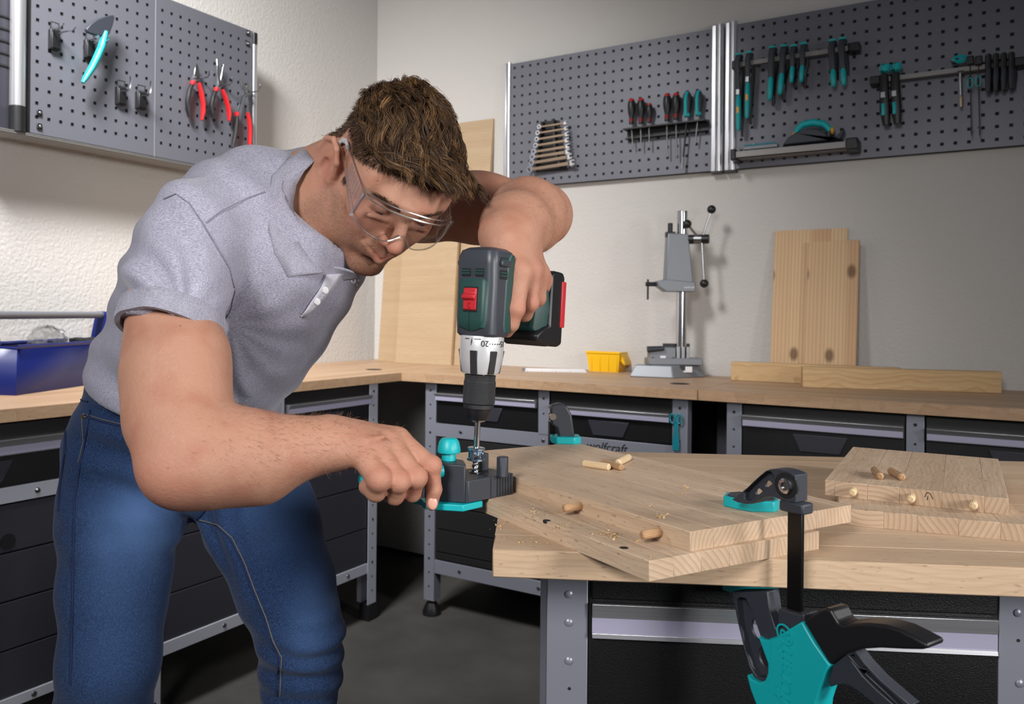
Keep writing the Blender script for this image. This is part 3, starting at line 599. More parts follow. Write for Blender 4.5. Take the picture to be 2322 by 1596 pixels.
# ---- hooks
def hook(zx0, zy0, zx1, zy1, kind, label, ends):
    cx0, cy0 = Z1((zx0+zx1)/2, (zy0+zy1)/2); M = WL.M(cx0, cy0); t = T('peg_hook', label, 'hook', M, 'peg hooks on the wall cabinet')
    a = WL.l(*Z1(zx0, zy1)); b = WL.l(*Z1(zx1, zy0)); w = (b.x-a.x)*.42; z0, z1 = a.z*.95, b.z*.9
    MB().box((-w, -.016, z0), (w, 0, z1*.45)).box((-w*.8, -.019, z0+.004), (w*.8, -.016, z1*.35)).build('clip', 'black_plastic', t, bevel=.002)
    MB().tube([(-w*.8, -.008, z1*.4), (-w*.8, -.012, z1), (w*.8, -.012, z1), (w*.8, -.008, z1*.4)], .002, 6).build('loop', 'black_plastic', t)
    if kind == 'double':
        wr = MB()
        for s in (-1, 1): wr.tube([(s*.006, -.012, z1*.2), (s*.016, -.03, z1*.35), (s*.018, -.07, z1*.3), (s*.018, -.085, z1*.45)], .0022, 7)
        wr.build('wire', 'chrome', t, stuff=True)
    else: MB().tube([(0, -.012, z1*.1), (0, -.04, z1*.05), (0, -.055, z1*.15), (0, -.058, z1*.5), (0, -.058, z1*1.2)], .0028, 8).build('wire', 'chrome', t)
    return t
hook(385, 195, 480, 408, 'double', 'empty black peg hook with double chrome wire, top left on the wall cabinet', 0)
hook(675, 285, 765, 480, 'double', 'black peg hook with chrome wire holding the teal handled scraper', 0)
hook(935, 670, 1022, 862, 'single', 'left of the two empty black hooks below the scraper', 0)
hook(1100, 710, 1190, 897, 'single', 'right of the two empty black hooks below the scraper', 0)
# ---- teal scraper
WL.M(*Z1(800, 400), out=.05); t = T('tile_scraper', 'teal handled hand scraper with black hood hanging on the wall cabinet', 'scraper', WL.inv)
L = lambda x, y, o=.05: WL.l(*Z1(x, y), out=o)
hp = [L(700, 240), L(740, 195), L(800, 155), L(870, 132), L(928, 124), L(934, 150), L(920, 210), L(895, 280), L(860, 300), L(780, 290), L(715, 268)]
MB().prism([(p.x, p.z) for p in hp], -.006, .008, 'y').build('hood', 'anthracite', t, bevel=.003)
MB().tube([L(868, 262), L(858, 300), L(838, 380), (L(800, 470)), L(755, 560), L(705, 640), L(680, 680)], [.010, .0125, .0135, .0135, .0125, .0105, .006], 12, flat=.8).build('handle', 'teal', t)
# ---- pliers
def pliers(label, gL, gR, jaws, piv, r=.0105, arms=None):
    M = WL.M(*Z1(*piv), out=.022); t = T('pliers', label, 'pliers', M, 'red and black pliers on the wall cabinet')
    l = lambda p, o=.022: WL.l(*Z1(*p), out=o)
    MB().tube([l(p) for p in gL], [r*.7]+[r]*(len(gL)-2)+[r*.6], 10, flat=.75).build('left_grip', 'black_plastic', t)
    MB().tube([l(p) for p in gR], [r*.7]+[r]*(len(gR)-2)+[r*.6], 10, flat=.75).build('right_grip', 'red', t)
    a = gL[0]; b = gL[1]; MB().tube([l(a), l(((a[0]*.6+b[0]*.4), (a[1]*.6+b[1]*.4)))], [r*1.15, r*.95], 10, flat=.75).build('collar', 'red', t)
    for i, J in enumerate(jaws):
        pp = [l(p) for p in J]; MB().prism([(p.x, p.z) for p in pp], -.003+i*.002, .003+i*.002, 'y').build('jaw', 'chrome', t, bevel=.001)
    MB().cyl((0, -.007, 0), (0, .005, 0), .006, n=12).build('pivot', 'steel', t)
    if arms:
        for A in arms: MB().tube([l(p) for p in A], .0045, 8, flat=.7).build('arm', 'chrome', t)
    kp = l((piv[0]+40, piv[1]-5), .0); MB().tube([(kp.x-.008, .02, kp.z-.005), (kp.x, -.012, kp.z-.004), (kp.x, -.018, kp.z+.004), (kp.x, -.018, kp.z+.02)], .0028, 8).build('hook_wire', 'chrome', t)
    return t
pliers('combination pliers with short jaws, leftmost red and black pair', [(1590, 672), (1560, 740), (1543, 830), (1545, 900), (1556, 962)], [(1636, 680), (1655, 760), (1672, 850), (1672, 920), (1660, 988)],
       [[(1590, 640), (1600, 560), (1616, 522), (1622, 525), (1618, 600), (1625, 665)], [(1625, 525), (1640, 590), (1645, 640), (1630, 668), (1612, 640)]], (1617, 640))
pliers('long needle nose pliers hanging in the middle of the three pairs', [(1782, 728), (1755, 790), (1738, 870), (1740, 920), (1748, 962)], [(1828, 735), (1855, 800), (1878, 880), (1886, 940), (1884, 994)],
       [[(1778, 486), (1790, 486), (1803, 600), (1812, 720), (1790, 720), (1784, 600)], [(1838, 520), (1830, 600), (1830, 700), (1812, 725), (1812, 660)]], (1806, 700))
pliers('chrome slip joint pliers with long thin grips, lowest and nearest the post', [(1950, 925), (1948, 1000), (1938, 1090), (1925, 1160), (1912, 1218)], [(2038, 925), (2052, 1000), (2058, 1080), (2056, 1160), (2050, 1236)],
       [[(1966, 652), (1976, 650), (2015, 700), (2045, 750), (2035, 775), (2005, 740)], [(2040, 672), (2052, 720), (2058, 770), (2030, 780), (2020, 730)]], (2036, 755), r=.010,
       arms=[[(2030, 770), (1990, 800), (1970, 860), (1952, 930)], [(2034, 775), (2034, 850), (2040, 930)]])
# ---- right pegboards
def zfit(x, y): return onR(x, y, .0312).z
xA, xB = onR(1158, 300, .0312).x, onR(1614, 200, .0312).x
zr0 = 2.1747; zlow = zr0-12*qz-.024; ztp = zr0+.02
pb1 = T('pegboard', 'perforated grey pegboard with wrenches and screwdrivers on the right wall', 'pegboard', TR(0, -.0312, 0), 'perforated boards on the right wall')
perf(pb1, xA, xB, zlow, ztp, span(.7714, q, xA+.006, xB-.006), span(zr0-12*qz, qz, zlow+.005, ztp-.005))
MB().box((xA, .004, zlow), (xB, .03, ztp)).build('backing', 'dark_inside', pb1)
def alupost(r, xa_, xb_, z0, z1, zc0=True):
    w_ = xb_-xa_; MB().box((xa_, -.004, z0), (xa_+w_*.36, .03, z1)).build('flat_profile', 'alu_post', r, bevel=.002)
    MB().cyl((xa_+w_*.68, .004, z0), (xa_+w_*.68, .004, z1), w_*.32, n=20).build('round_profile', 'alu_post', r)
    MB().box((xa_, -.012, z0-.006), (xb_, .03, z0)).build('end_plate', 'black_plastic', r)
alupost(pb1, onR(1143, 300, .0312).x, xA, zlow-.004, ztp+.006)
alupost(pb1, xB, onR(1641, 200, .0312).x, zlow-.004, ztp+.01)
xD = onR(1671, 200, .0312).x; x0c = onR(1682.6, 150, .0312).x; zc0 = onR(1682.6, 63.8, .0312).z; xE = x0c+q*27
pb2 = T('pegboard', 'perforated grey pegboard with teal clamps and long rails on the right wall', 'pegboard', TR(0, -.0312, 0), 'perforated boards on the right wall')
perf(pb2, xD, xE, zlow, ztp, span(x0c, q, xD+.006, xE-.006), span(zr0-12*qz, qz, zlow+.005, ztp-.005))
MB().box((xD, .004, zlow), (xE, .03, ztp)).build('backing', 'dark_inside', pb2)
alupost(pb2, onR(1645, 200, .0312).x, xD, zlow-.004, ztp+.012)
# ---- wrench rack
M = WR.M(*Z2(480, 1200), out=.012); rk = T('wrench_rack', 'black plastic rack holding the combination wrenches on the pegboard', 'rack', M)
l = lambda x, y, o=.012: WR.l(*Z2(x, y), out=o)
yL = [1035, 1085, 1137, 1188, 1240, 1283, 1330, 1385]; yR = [1012, 1058, 1105, 1155, 1205, 1250, 1290, 1340]
xL = [405, 397, 385, 380, 372, 365, 360, 350]; xR = [590, 595, 600, 600, 605, 605, 620, 640]; xC = [375, 362, 355, 345, 330, 320, 312, 295]
bb = [l(415, 1000, 0), l(540, 992, 0), l(610, 1400, 0), l(348, 1420, 0)]
MB().prism([(p.x, p.z) for p in bb], .004, .012, 'y').build('back_plate', 'black_plastic', rk, bevel=.001)
for k in range(8):
    for xx in (xL[k]+18, xR[k]-75):
        p = l(xx, (yL[k]+yR[k])/2+10*(1 if xx < 500 else -1), 0); MB().box((p.x-.005, -.026, p.z-.014), (p.x+.005, .01, p.z+.010)).build('slot', 'black_plastic', rk, bevel=.001)
for k in range(8):
    c = ((xC[k]+xR[k])/2, (yL[k]+yR[k])/2); M = WR.M(*Z2(*c), out=.036); t = T('wrench', ['smallest combination wrench at the top of the rack', 'second wrench from the top of the rack', 'third wrench from the top of the rack', 'fourth wrench from the top of the rack', 'fourth wrench from the bottom of the rack', 'third wrench from the bottom of the rack', 'second wrench from the bottom of the rack', 'largest combination wrench at the bottom of the rack'][k], 'wrench', M, 'combination wrenches in the rack')
    l = lambda x, y, o=.036: WR.l(*Z2(x, y), out=o)
    a = l(xC[k]+8, yL[k]+8); b = l(xR[k]-15, yR[k]+2); h = .0035+.0004*k
    d_ = (b-a); u_ = Vector((-d_.z, 0, d_.x)).normalized()*h
    MB().prism([(p.x, p.z) for p in (a-u_, b-u_*1.2, b+u_*1.2, a+u_)], -.003, .003, 'y').build('shaft', 'brushed_steel', t, bevel=.001)
    c = l(xC[k], yL[k]+8); R_ = .0085+.0007*k; rr = []
    for i in range(18):
        an = 2*math.pi*i/18; e = Vector((math.cos(an), 0, math.sin(an)))
        rr.append([c+e*R_+Vector((0, -.004, 0)), c+e*R_+Vector((0, .004, 0)), c+e*R_*.58+Vector((0, .004, 0)), c+e*R_*.58+Vector((0, -.004, 0))])
    MB().rings(rr, closed=True).build('ring_end', 'chrome', t)
    J = l(xR[k], yR[k]-2); s = .009+.0008*k
    MB().prism([(J.x-s, J.z-s*.5), (J.x-s*.2, J.z-s*.95), (J.x+s, J.z-s*.55), (J.x+s*.9, J.z-s*.15), (J.x, J.z-s*.1), (J.x, J.z+s*.35), (J.x+s*.9, J.z+s*.5), (J.x+s*.8, J.z+s*.95), (J.x-s*.3, J.z+s*.8), (J.x-s, J.z+s*.4)], -.003, .003, 'y').build('jaw', 'chrome', t, bevel=.0008)
# ---- screwdriver rack
M = WR.M(*Z2(1425, 1060)); sr_ = T('screwdriver_rack', 'long black rack for the screwdrivers on the pegboard', 'rack', M)
l = lambda x, y, o=0: WR.l(*Z2(x, y), out=o)
a = l(1100, 1075); b = l(1772, 1010); zt_ = l(1425, 1022, .03).z; zb_2 = l(1425, 1120, .0).z
MB().box((a.x, -.006, zb_2), (b.x, 0, zt_+.006)).build('back_strip', 'black_plastic', sr_, bevel=.001)
MB().box((a.x, -.05, zt_-.006), (b.x, -.006, zt_)).build('shelf', 'black_plastic', sr_, bevel=.001)
MB().box((a.x, -.03, zb_2), (b.x, -.006, zb_2+.003)).build('lower_lip', 'black_plastic', sr_)
SD = [(1130, 812, 1020, 60, 1142, 1215, 'r'), (1208, 808, 1018, 60, 1208, 1222, 'r'), (1277, 850, 1010, 52, 1277, 1215, 'r'), (1423, 770, 995, 64, 1424, 1290, 'r'), (1497, 765, 985, 64, 1504, 1302, 'r'), (1588, 750, 962, 72, 1550, 1385, 'tb'), (1680, 740, 952, 72, 1655, 1185, 't')]
SL = ['red tipped black screwdriver at the left end of the rack', 'red tipped black screwdriver second from the left end of the rack', 'short red tipped screwdriver, smallest in the rack', 'tall red tipped screwdriver with long blade, middle of the rack', 'red tipped screwdriver beside the teal ones', 'teal handled screwdriver with long black shaft and bright socket tip', 'teal handled screwdriver at the right end of the rack']
for (sx, y0, y1, wd, ex, ey, kd_), lb in zip(SD, SL):
    M = WR.M(*Z2(sx, y1), out=.03); t = T('screwdriver', lb, 'screwdriver', M, 'screwdrivers in the black rack')
    tp = WR.l(*Z2(sx, y0), out=.03); e = WR.l(*Z2(ex, ey), out=.03); H = tp.z; R_ = (WR.l(*Z2(sx+wd/2, y1), out=.03).x)
    if kd_ == 'r':
        MB().lathe([(.6*R_, 0), (.62*R_, H*.12), (.55*R_, H*.25), (.85*R_, H*.42), (R_, H*.6), (R_, H*.8), (.8*R_, H*.9), (.8*R_, H*.9)], 14).build('handle', 'black_plastic', t)
        MB().lathe([(.82*R_, H*.88), (.8*R_, H*.94), (.55*R_, H*.99), (.1*R_, H)], 14).build('cap', 'red', t)
        for k in range(2): MB().lathe([(.6*R_, H*(.08+.08*k)), (.66*R_, H*(.10+.08*k)), (.6*R_, H*(.12+.08*k))], 14).build('band', 'red', t)
    else:
        MB().lathe([(.5*R_, 0), (.6*R_, H*.1), (.8*R_, H*.4), (R_, H*.65), (.9*R_, H*.85), (.5*R_, H*.97), (.1*R_, H)], 14).build('handle', 'anthracite', t)
        MB().tube([(-.1*R_, -R_*.5, H*.02), (-.15*R_, -R_*.72, H*.35), (-.1*R_, -R_*.92, H*.6), (0, -R_*.85, H*.8), (.15*R_, -R_*.4, H*.93)], R_*.38, 8).build('grip_inlay', 'teal', t)
        MB().lathe([(.55*R_, 0), (.7*R_, H*.06), (.62*R_, H*.14)], 14).build('collar', 'teal', t)
    if kd_ == 'tb':
        MB().cyl((0, 0, 0), e*.1, .003).build('ferrule', 'chrome', t); MB().cyl(e*.1, e*.78, .0035).build('blade', 'black_plastic', t); MB().cyl(e*.78, e, .0048, n=6).build('socket_tip', 'chrome', t)
    else: MB().cyl((0, 0, .002), e, .0026, n=10).build('blade', 'steel', t)
# ---- rails on board two
def bar(name, label, A, B, hgt, out, caps, cat='rail'):
    M = WR.M(*Z3(*A)); t = T(name, label, cat, M); a = WR.l(*Z3(*A), out=out); b = WR.l(*Z3(*B), out=out); h = hgt
    zc = (a.z+b.z)/2
    MB().box((a.x, -out, zc-h/2), (b.x, -out+.006, zc+h/2)).box((a.x, -out+.004, zc-h/2), (b.x, -out+.02, zc-h/2+.004)).build('bar', 'shaded_alu', t, bevel=.001)
    for k, (cxx, ww) in enumerate(caps):
        c = WR.l(*Z3(cxx, A[1]), out=out).x; MB().box((c-ww, -out-.006, zc-h*.9), (c+ww, .0, zc+h*.9)).build('bracket', 'black_plastic', t, bevel=.004)
    return t, zc
bar('tool_rail', 'short aluminium rail holding the spring clamps', (150, 478), (1010, 368), .017, .045, ((150, .009), (1045, .018)))
bar('tool_rail', 'long aluminium rail holding the quick clamps and cutters', (1225, 590), (2330, 470), .016, .045, ((1205, .016), (2300, .03)))
# tool shelf
t, zc = bar('tool_shelf', 'small aluminium shelf low on the pegboard', (160, 1165), (985, 1075), .022, .085, ((140, .009), (1030, .018)), 'shelf')
a = WR.l(*Z3(160, 1165), out=.085); b = WR.l(*Z3(985, 1075), out=.085); MB().box((a.x, -.083, zc-.011), (b.x, 0, zc-.007)).build('shelf_tray', 'shaded_alu', t)
# spring clamps
def sclamp(zx, ytop, ygrip, yend, label, gm='teal', lean=0, latch=False, head='teal', w=.0135, yback=None):
    M = WR.M(*Z3(zx, ytop), out=.06); t = T('spring_clamp', label, 'clamp', M, 'spring clamps hung on the rail'); l = lambda x, y, o=.06: WR.l(*Z3(x, y), out=o)
    g = l(zx+lean*.5, ygrip); e = l(zx+lean, yend)
    MB().tube([(.002, .028, -.012), (.003, .022, .006), (0, 0, .004), (-.003, -.006, -.02), (g.x, 0, g.z)], [w*.45, w*.7, w*.85, w*.85, w*.75], 8, flat=.8).build('front_arm', 'anthracite', t)
    m_ = g.lerp(e, .5); MB().tube([g, g.lerp(e, .15), m_, e.lerp(m_, .2), e], [w*.7, w*.95, w*1.0, w*.85, w*.5], 10, flat=.7).build('front_grip', gm, t)
    yb = yback or yend+45; e2 = l(zx+lean+30, yb, .02)
    MB().tube([(.006, .03, -.008), (.008, .034, -.05), (e2.x*.7, .036, e2.z*.6), (e2.x, .036, e2.z)], [w*.5, w*.7, w*.8, w*.5], 8, flat=.7).build('rear_arm', 'black_plastic', t)
    MB().box((-.010, -.012, .004), (.012, .0, .011)).build('pad', head, t, bevel=.002)
    if latch:
        MB().box((g.x-.006, -.012, g.z), (g.x+.006, -.002, g.z+.02)).build('slide', 'steel', t, bevel=.001)
        MB().box((m_.x-.004, -.013, m_.z-.002), (m_.x+.004, -.004, m_.z+.02)).build('release_lever', 'orange', t, bevel=.001)
sclamp(180, 425, 715, 980, 'teal clamp with orange lever, leftmost on the pegboard rail', latch=True, w=.0125)
sclamp(258, 412, 620, 888, 'teal clamp with orange lever, second on the pegboard rail', lean=-14, latch=True, w=.0125)
sclamp(435, 372, 580, 750, 'teal spring clamp, first after the pair with orange levers', lean=-22)
sclamp(520, 362, 552, 710, 'wide teal spring clamp, second after the pair with orange levers', lean=-30)
sclamp(592, 362, 500, 620, 'small teal spring clamp beside the wide one', lean=-16, w=.0115)
sclamp(668, 345, 492, 615, 'small teal spring clamp left of the empty stretch of rail', lean=-18, w=.0115)
sclamp(885, 322, 525, 650, 'teal and black spring clamp right of the empty stretch of rail', lean=8, yback=600)
sclamp(960, 308, 515, 640, 'teal and black spring clamp next to the black end bracket', lean=10, yback=560)
# tools on the shelf
M = WR.M(*Z3(740, 1080), out=.05); t = T('bow_handle_tool', 'black arched tool with teal bow handle and orange knobs on the shelf', 'hand tool', M); l = lambda x, y, o=.05: WR.l(*Z3(x, y), out=o)
pp = [l(*p) for p in ((520, 1095), (560, 1040), (620, 1000), (700, 972), (770, 972), (835, 1000), (875, 1050), (930, 1020), (975, 965), (975, 990), (950, 1050))]
MB().prism([(p.x, p.z) for p in pp], -.02, .02, 'y').build('body', 'anthracite', t, bevel=.004)
MB().tube([l(*p) for p in ((612, 1015), (618, 975), (660, 935), (740, 918), (820, 930), (858, 965), (862, 985))], [.008, .0105, .012, .0125, .012, .011, .009], 12).build('bow_handle', 'teal', t)
MB().tube([l(862, 985), l(845, 1030)], [.009, .008], 8).build('handle_foot', 'anthracite', t)
for p in ((598, 1015), (885, 980)): c = l(*p); MB().cyl((c.x-.004, 0, c.z), (c.x+.004, 0, c.z), .012, n=14).build('knob', 'orange', t, bevel=.002)
M = WR.M(*Z3(350, 1095), out=.05); t = T('block_plane', 'small teal topped hand plane lying at the left end of the shelf', 'plane'); t.matrix_world = M
a, b = l(225, 1100), l(480, 1085); a.z -= .0; 
MB().box((a.x, -.018, -.012), (b.x, .018, .001)).build('body', 'cast_grey', t, bevel=.002); MB().box((a.x+.002, -.015, .001), (b.x-.006, .015, .007)).build('top', 'teal_dark', t, bevel=.002); MB().cyl((a.x+.035, -.0, .004), (a.x+.035, -.0, .010), .008).build('knob', 'chrome', t)
# quick clamps
def qclamp(zx, y0, label):
    M = WR.M(*Z3(zx, y0), out=.06); t = T('quick_clamp', label, 'clamp', M, 'one handed bar clamps on the long rail'); l = lambda x, y, o=.06: WR.l(*Z3(x, y), out=o)
    z = lambda y: l(zx, y).z
    MB().tube([(0, .02, z(y0+60)), (0, 0, z(y0+75)), (.002, -.004, z(y0+200)), (.004, 0, z(y0+330)), (.008, 0, z(y0+450))], [.008, .013, .014, .016, .010], 8, flat=.7).build('body', 'black_plastic', t)
    MB().tube([(-.006, .03, z(y0+30)), (0, .01, z(y0+5)), (.008, -.006, z(y0+20)), (.009, -.01, z(y0+55))], [.008, .012, .013, .008], 10).build('head_pad', 'teal', t)
    for k in range(4): MB().box((-.012+k*.006, -.012, z(y0+45)), (-.0085+k*.006, -.005, z(y0+8))).build('pad_rib', 'teal', t)
    MB().box((-.008, -.016, z(y0+250)), (.006, -.008, z(y0+205))).build('plate', 'steel', t, bevel=.001)
    MB().tube([(-.001, -.012, z(y0+295)), (.001, -.016, z(y0+340)), (0, -.013, z(y0+380))], .006, 8).build('trigger', 'teal', t)
qclamp(1272, 490, 'black quick clamp with teal pad, first on the long rail'); qclamp(1355, 480, 'black quick clamp with teal pad, second on the long rail')
M = WR.M(*Z3(1840, 445), out=.05); t = T('cord_reel', 'small teal and black looped cord holder above the long rail', 'cord holder', M)
for k in range(3): MB().tube([(math.cos(a)*(.020-.004*k)-.002*k, -.004-.003*k, math.sin(a)*(.011-.003*k)) for a in [i*math.pi/8 for i in range(16)]], .0028, 6, closed=True).build('loop', 'teal', t)
MB().sph((-.012, 0, -.004), .011, sc=(1.1, .8, .9)).build('body', 'black_plastic', t)
M = WR.M(*Z3(1845, 545), out=.05); t = T('awl', 'slim chrome tool hanging from the long rail', 'hand tool', M); l = lambda x, y, o=.05: WR.l(*Z3(x, y), out=o)
MB().box((-.008, -.003, -.004), (.010, .02, .006)).build('hanger', 'black_plastic', t); e = l(1850, 715); MB().cyl((0, 0, 0), e, .0035).build('shank', 'chrome', t); MB().tube([e, l(1850, 730), l(1848, 800)], [.0045, .005, .003], 8).build('grip', 'brushed_steel', t)
for (zx, lb, o_) in ((1920, 'left of the two black rods with teal rings', 0), (1982, 'right of the two black rods with teal rings', -14)):
    M = WR.M(*Z3(zx, 450), out=.055); t = T('scriber_rod', lb, 'hand tool', M, 'rods with teal rings'); l = lambda x, y, o=.055: WR.l(*Z3(x, y), out=o)
    MB().box((-.010, -.008, l(zx, 490).z), (.010, .012, l(zx, 420).z)).build('head', 'black_plastic', t, bevel=.004)
    c = l(zx-4, 625+o_); MB().tube([(c.x+math.cos(a)*.007, -.006, c.z+math.sin(a)*.016) for a in [i*math.pi/8 for i in range(16)]], .0018, 6, closed=True).build('ring', 'teal', t)
    MB().tube([(0, 0, l(zx, 490).z), (-.002, 0, c.z+.02), l(zx, 680), l(zx+8, 1015)], .0018, 6).build('rod', 'black_plastic', t)
    e = l(zx+6, 955); MB().box((e.x-.005, -.004, e.z-.002), (e.x+.005, .004, e.z+.002)).build('stop', 'black_plastic', t)
for k, (zx, lb) in enumerate(((2055, 'black clamp, first of the four at the right end of the long rail'), (2112, 'black clamp, second of the four at the right end of the long rail'), (2170, 'black clamp, third of the four at the right end of the long rail'), (2228, 'black clamp, last of the four, against the end bracket'))):
    M = WR.M(*Z3(zx, 425-5*k), out=.06); t = T('spring_clamp', lb, 'clamp', M, 'black clamps on the long rail'); l = lambda x, y, o=.06: WR.l(*Z3(x, y), out=o)
    g = l(zx, 520); e = l(zx-4, 690-8*k)
    MB().tube([(.002, .025, -.005), (0, 0, .003), g], [.006, .009, .009], 8).build('arm', 'black_plastic', t); MB().tube([g, g.lerp(e, .4), e], [.009, .011, .007], 8, flat=.8).build('grip', 'anthracite', t)
    MB().tube([(.006, .028, -.004), (.008, .03, e.z*.5), (.006, .03, e.z*.95)], [.005, .008, .006], 8).build('rear_arm', 'black_plastic', t)
# ================================================================ FOREGROUND BENCH
BA = .09
Bx = RT*math.cos(BA)-VW*math.sin(BA); By = RT*math.sin(BA)+VW*math.cos(BA)
BO = atz(1117, 1245, BZ); BTh = BO.z-P(1117, 1309, (BO-CAM).dot(VW)).z
MB_ = basis(Bx, By, (0, 0, 1), BO); MBi = MB_.inverted()
def onB(px, py, off): r = ray(px, py); o = BO+By*off; return MBi @ (CAM+r*((o-CAM).dot(By)/r.dot(By)))
BDp = (MBi @ atz(1453, 1025, BZ)).y; BL = 1.15
wt = T('workbench', 'foreground workbench with thick beech top, riveted grey posts and speckled black drawer', 'workbench', MB_)
ns = 11; ys = [BDp*i/ns for i in range(ns+1)]; rs = random.Random(5)
for i in range(ns):
    brk = [0]+sorted(rs.uniform(.25, .9) for _ in range(1 if i else 0))+[BL]
    for a, b in zip(brk, brk[1:]): MB().box((a, ys[i], -BTh), (b-.0002, ys[i+1]-.0002, 0)).build('stave', 'beech', wt, bevel=.0012 if i in (0, ns-1) else .0003, seg=1)
fr = wt
FO = .088; zT = -BTh-.001
def bxp(px, py=1420): return onB(px, py, FO).x
def bz(px, py): return onB(px, py, FO).z
a, b = bxp(1240), bxp(1333)
def fpost(x0, x1, rv):
    p = MB().box((x0, FO, -.9), (x1, FO+.003, zT)).box((x0, FO+.003, -.9), (x0+.003, FO+.04, zT)).build('post', 'grey_metal', fr, bevel=.001)
    for (px, py, big) in rv:
        z = bz(px, py); x = bxp(px, py)
        if big: MB().lathe([(.0042, 0), (.004, .0012), (.0026, .0022), (0, .0025)], 18, (x, FO, z), (0, -1, 0)).build('rivet', 'grey_metal', p)
        else: MB().cyl((x, FO-.0004, z), (x, FO+.001, z), .0017, n=12).build('screw_hole', 'dark_inside', p)
fpost(a, b, [(1290, 1347, 1), (1290, 1411, 1), (1290, 1498, 1), (1291, 1561, 0)])
c = bxp(2265); fpost(c, c+(b-a), [(2308, 1389, 1), (2309, 1452, 0), (2312, 1549, 1)])
for yy in (BDp-.05,): 
    for xx in (a, c): MB().box((xx, yy, -.9), (xx+.04, yy+.04, zT)).build('rear_post', 'grey_metal', fr)
def yl(px, dy): return None
dz0 = bz(1340, 1364); dz1 = bz(1340, 1395); dz2 = bz(1340, 1430); dz3 = bz(1340, 1441)
# the drawer is set level with the bench
dr = MB().box((b+.001, FO-.001, -.50), (c-.001, FO+.010, zT-.004)).box((b+.003, FO-.004, dz0+.004), (c-.003, FO-.001, zT-.012)).build('drawer', 'black_drawer', fr, bevel=.002)
MB().prism([(FO-.003, dz0), (FO-.008, dz0), (FO-.007, dz1), (FO-.003, dz1)], b+.004, c-.004, 'x').build('handle_upper', 'aluminium', dr, bevel=.0005)
MB().box((b+.004, FO-.006, dz2), (c-.004, FO-.002, dz1)).build('label_strip', 'lavender_strip', dr)
MB().prism([(FO-.003, dz2), (FO-.007, dz2), (FO-.008, dz3), (FO-.003, dz3)], b+.004, c-.004, 'x').build('handle_lower', 'aluminium', dr, bevel=.0005)
MB().box((b, FO+.03, -.55), (c, BDp-.06, zT-.01)).build('carcass', 'dark_inside', fr)
MB().box((c+(b-a), FO, -.5), (BL-.05, FO+.01, zT-.004)).build('side_drawer', 'black_drawer', fr)
MB().box((a, FO+.003, -.62), (c, FO+.03, -.58)).build('rail', 'grey_metal', fr)
# ---------------------------------------------------------------- boards
TB = .0176
def board(label, A, xd, yd, w_, L_, z0, n, seed, widths=None, mark=None, group=None):
    """A near corner, xd across the staves, yd along them"""
    t = T('glued_board', label, 'board', basis(xd, yd, xd.cross(yd), Vector((A.x, A.y, z0))), group)
    xs = widths or [i/n for i in range(n+1)]
    for i in range(len(xs)-1): MB().box((w_*xs[i], 0, 0), (w_*xs[i+1]-.00015, L_, TB)).build('stave', 'beech_len', t, bevel=.0003, seg=1)
    return t
def hv(v): v = Vector((v.x, v.y, 0)); return v
z1_, z2_ = BZ, BZ+TB
gA = 'beech boards stacked on the foreground bench'
A = atz(1565, 1206, z2_+TB); B = atz(1930, 1145, z2_+TB); Cc = atz(1300, 1004, z2_+TB)
xd = hv(B-A).normalized(); yd = Vector((-xd.y, xd.x, 0)); w1 = hv(B-A).length; L1 = hv(Cc-B).dot(yd)
ub = board('beech board on top of the left stack, clamped, two dowels in its edge', A, xd, yd, w1, L1, z2_, 7, 1, [0, .13, .30, .47, .62, .76, .93, 1], group=gA)
UBM = ub.matrix_world.copy()
A2 = atz(1472, 1272, z1_+TB); B2 = atz(1858, 1204, z1_+TB); xd2 = hv(B2-A2).normalized(); yd2 = Vector((-xd2.y, xd2.x, 0))
lb = board('lower beech board of the left stack, its corner overhanging the bench edge', A2, xd2, yd2, hv(B2-A2).length, L1*1.0, z1_, 7, 2, [0, .13, .28, .44, .58, .74, .90, 1], group=gA)
print('BOARD', w1, L1, A, B, Cc)
A3 = atz(1871, 1088, z2_+TB); B3 = atz(2287, 1131, z2_+TB); C3 = atz(1959, 1015, z2_+TB); xd3 = hv(B3-A3).normalized(); yd3 = Vector((-xd3.y, xd3.x, 0))
rb = board('beech board on top of the right stack with three dowels in its front edge', A3, xd3, yd3, hv(B3-A3).length, hv(C3-A3).dot(yd3), z2_, 6, 3, [0, .057, .25, .43, .66, .88, 1], group=gA)
A4 = atz(1905, 1152, z1_+TB); B4 = atz(2345, 1192, z1_+TB); xd4 = hv(B4-A4).normalized(); yd4 = Vector((-xd4.y, xd4.x, 0))
board('lower beech board of the right stack showing arched end grain', A4, xd4, yd4, hv(B4-A4).length, .25, z1_, 6, 4, [0, .24, .42, .63, .84, 1], group=gA)
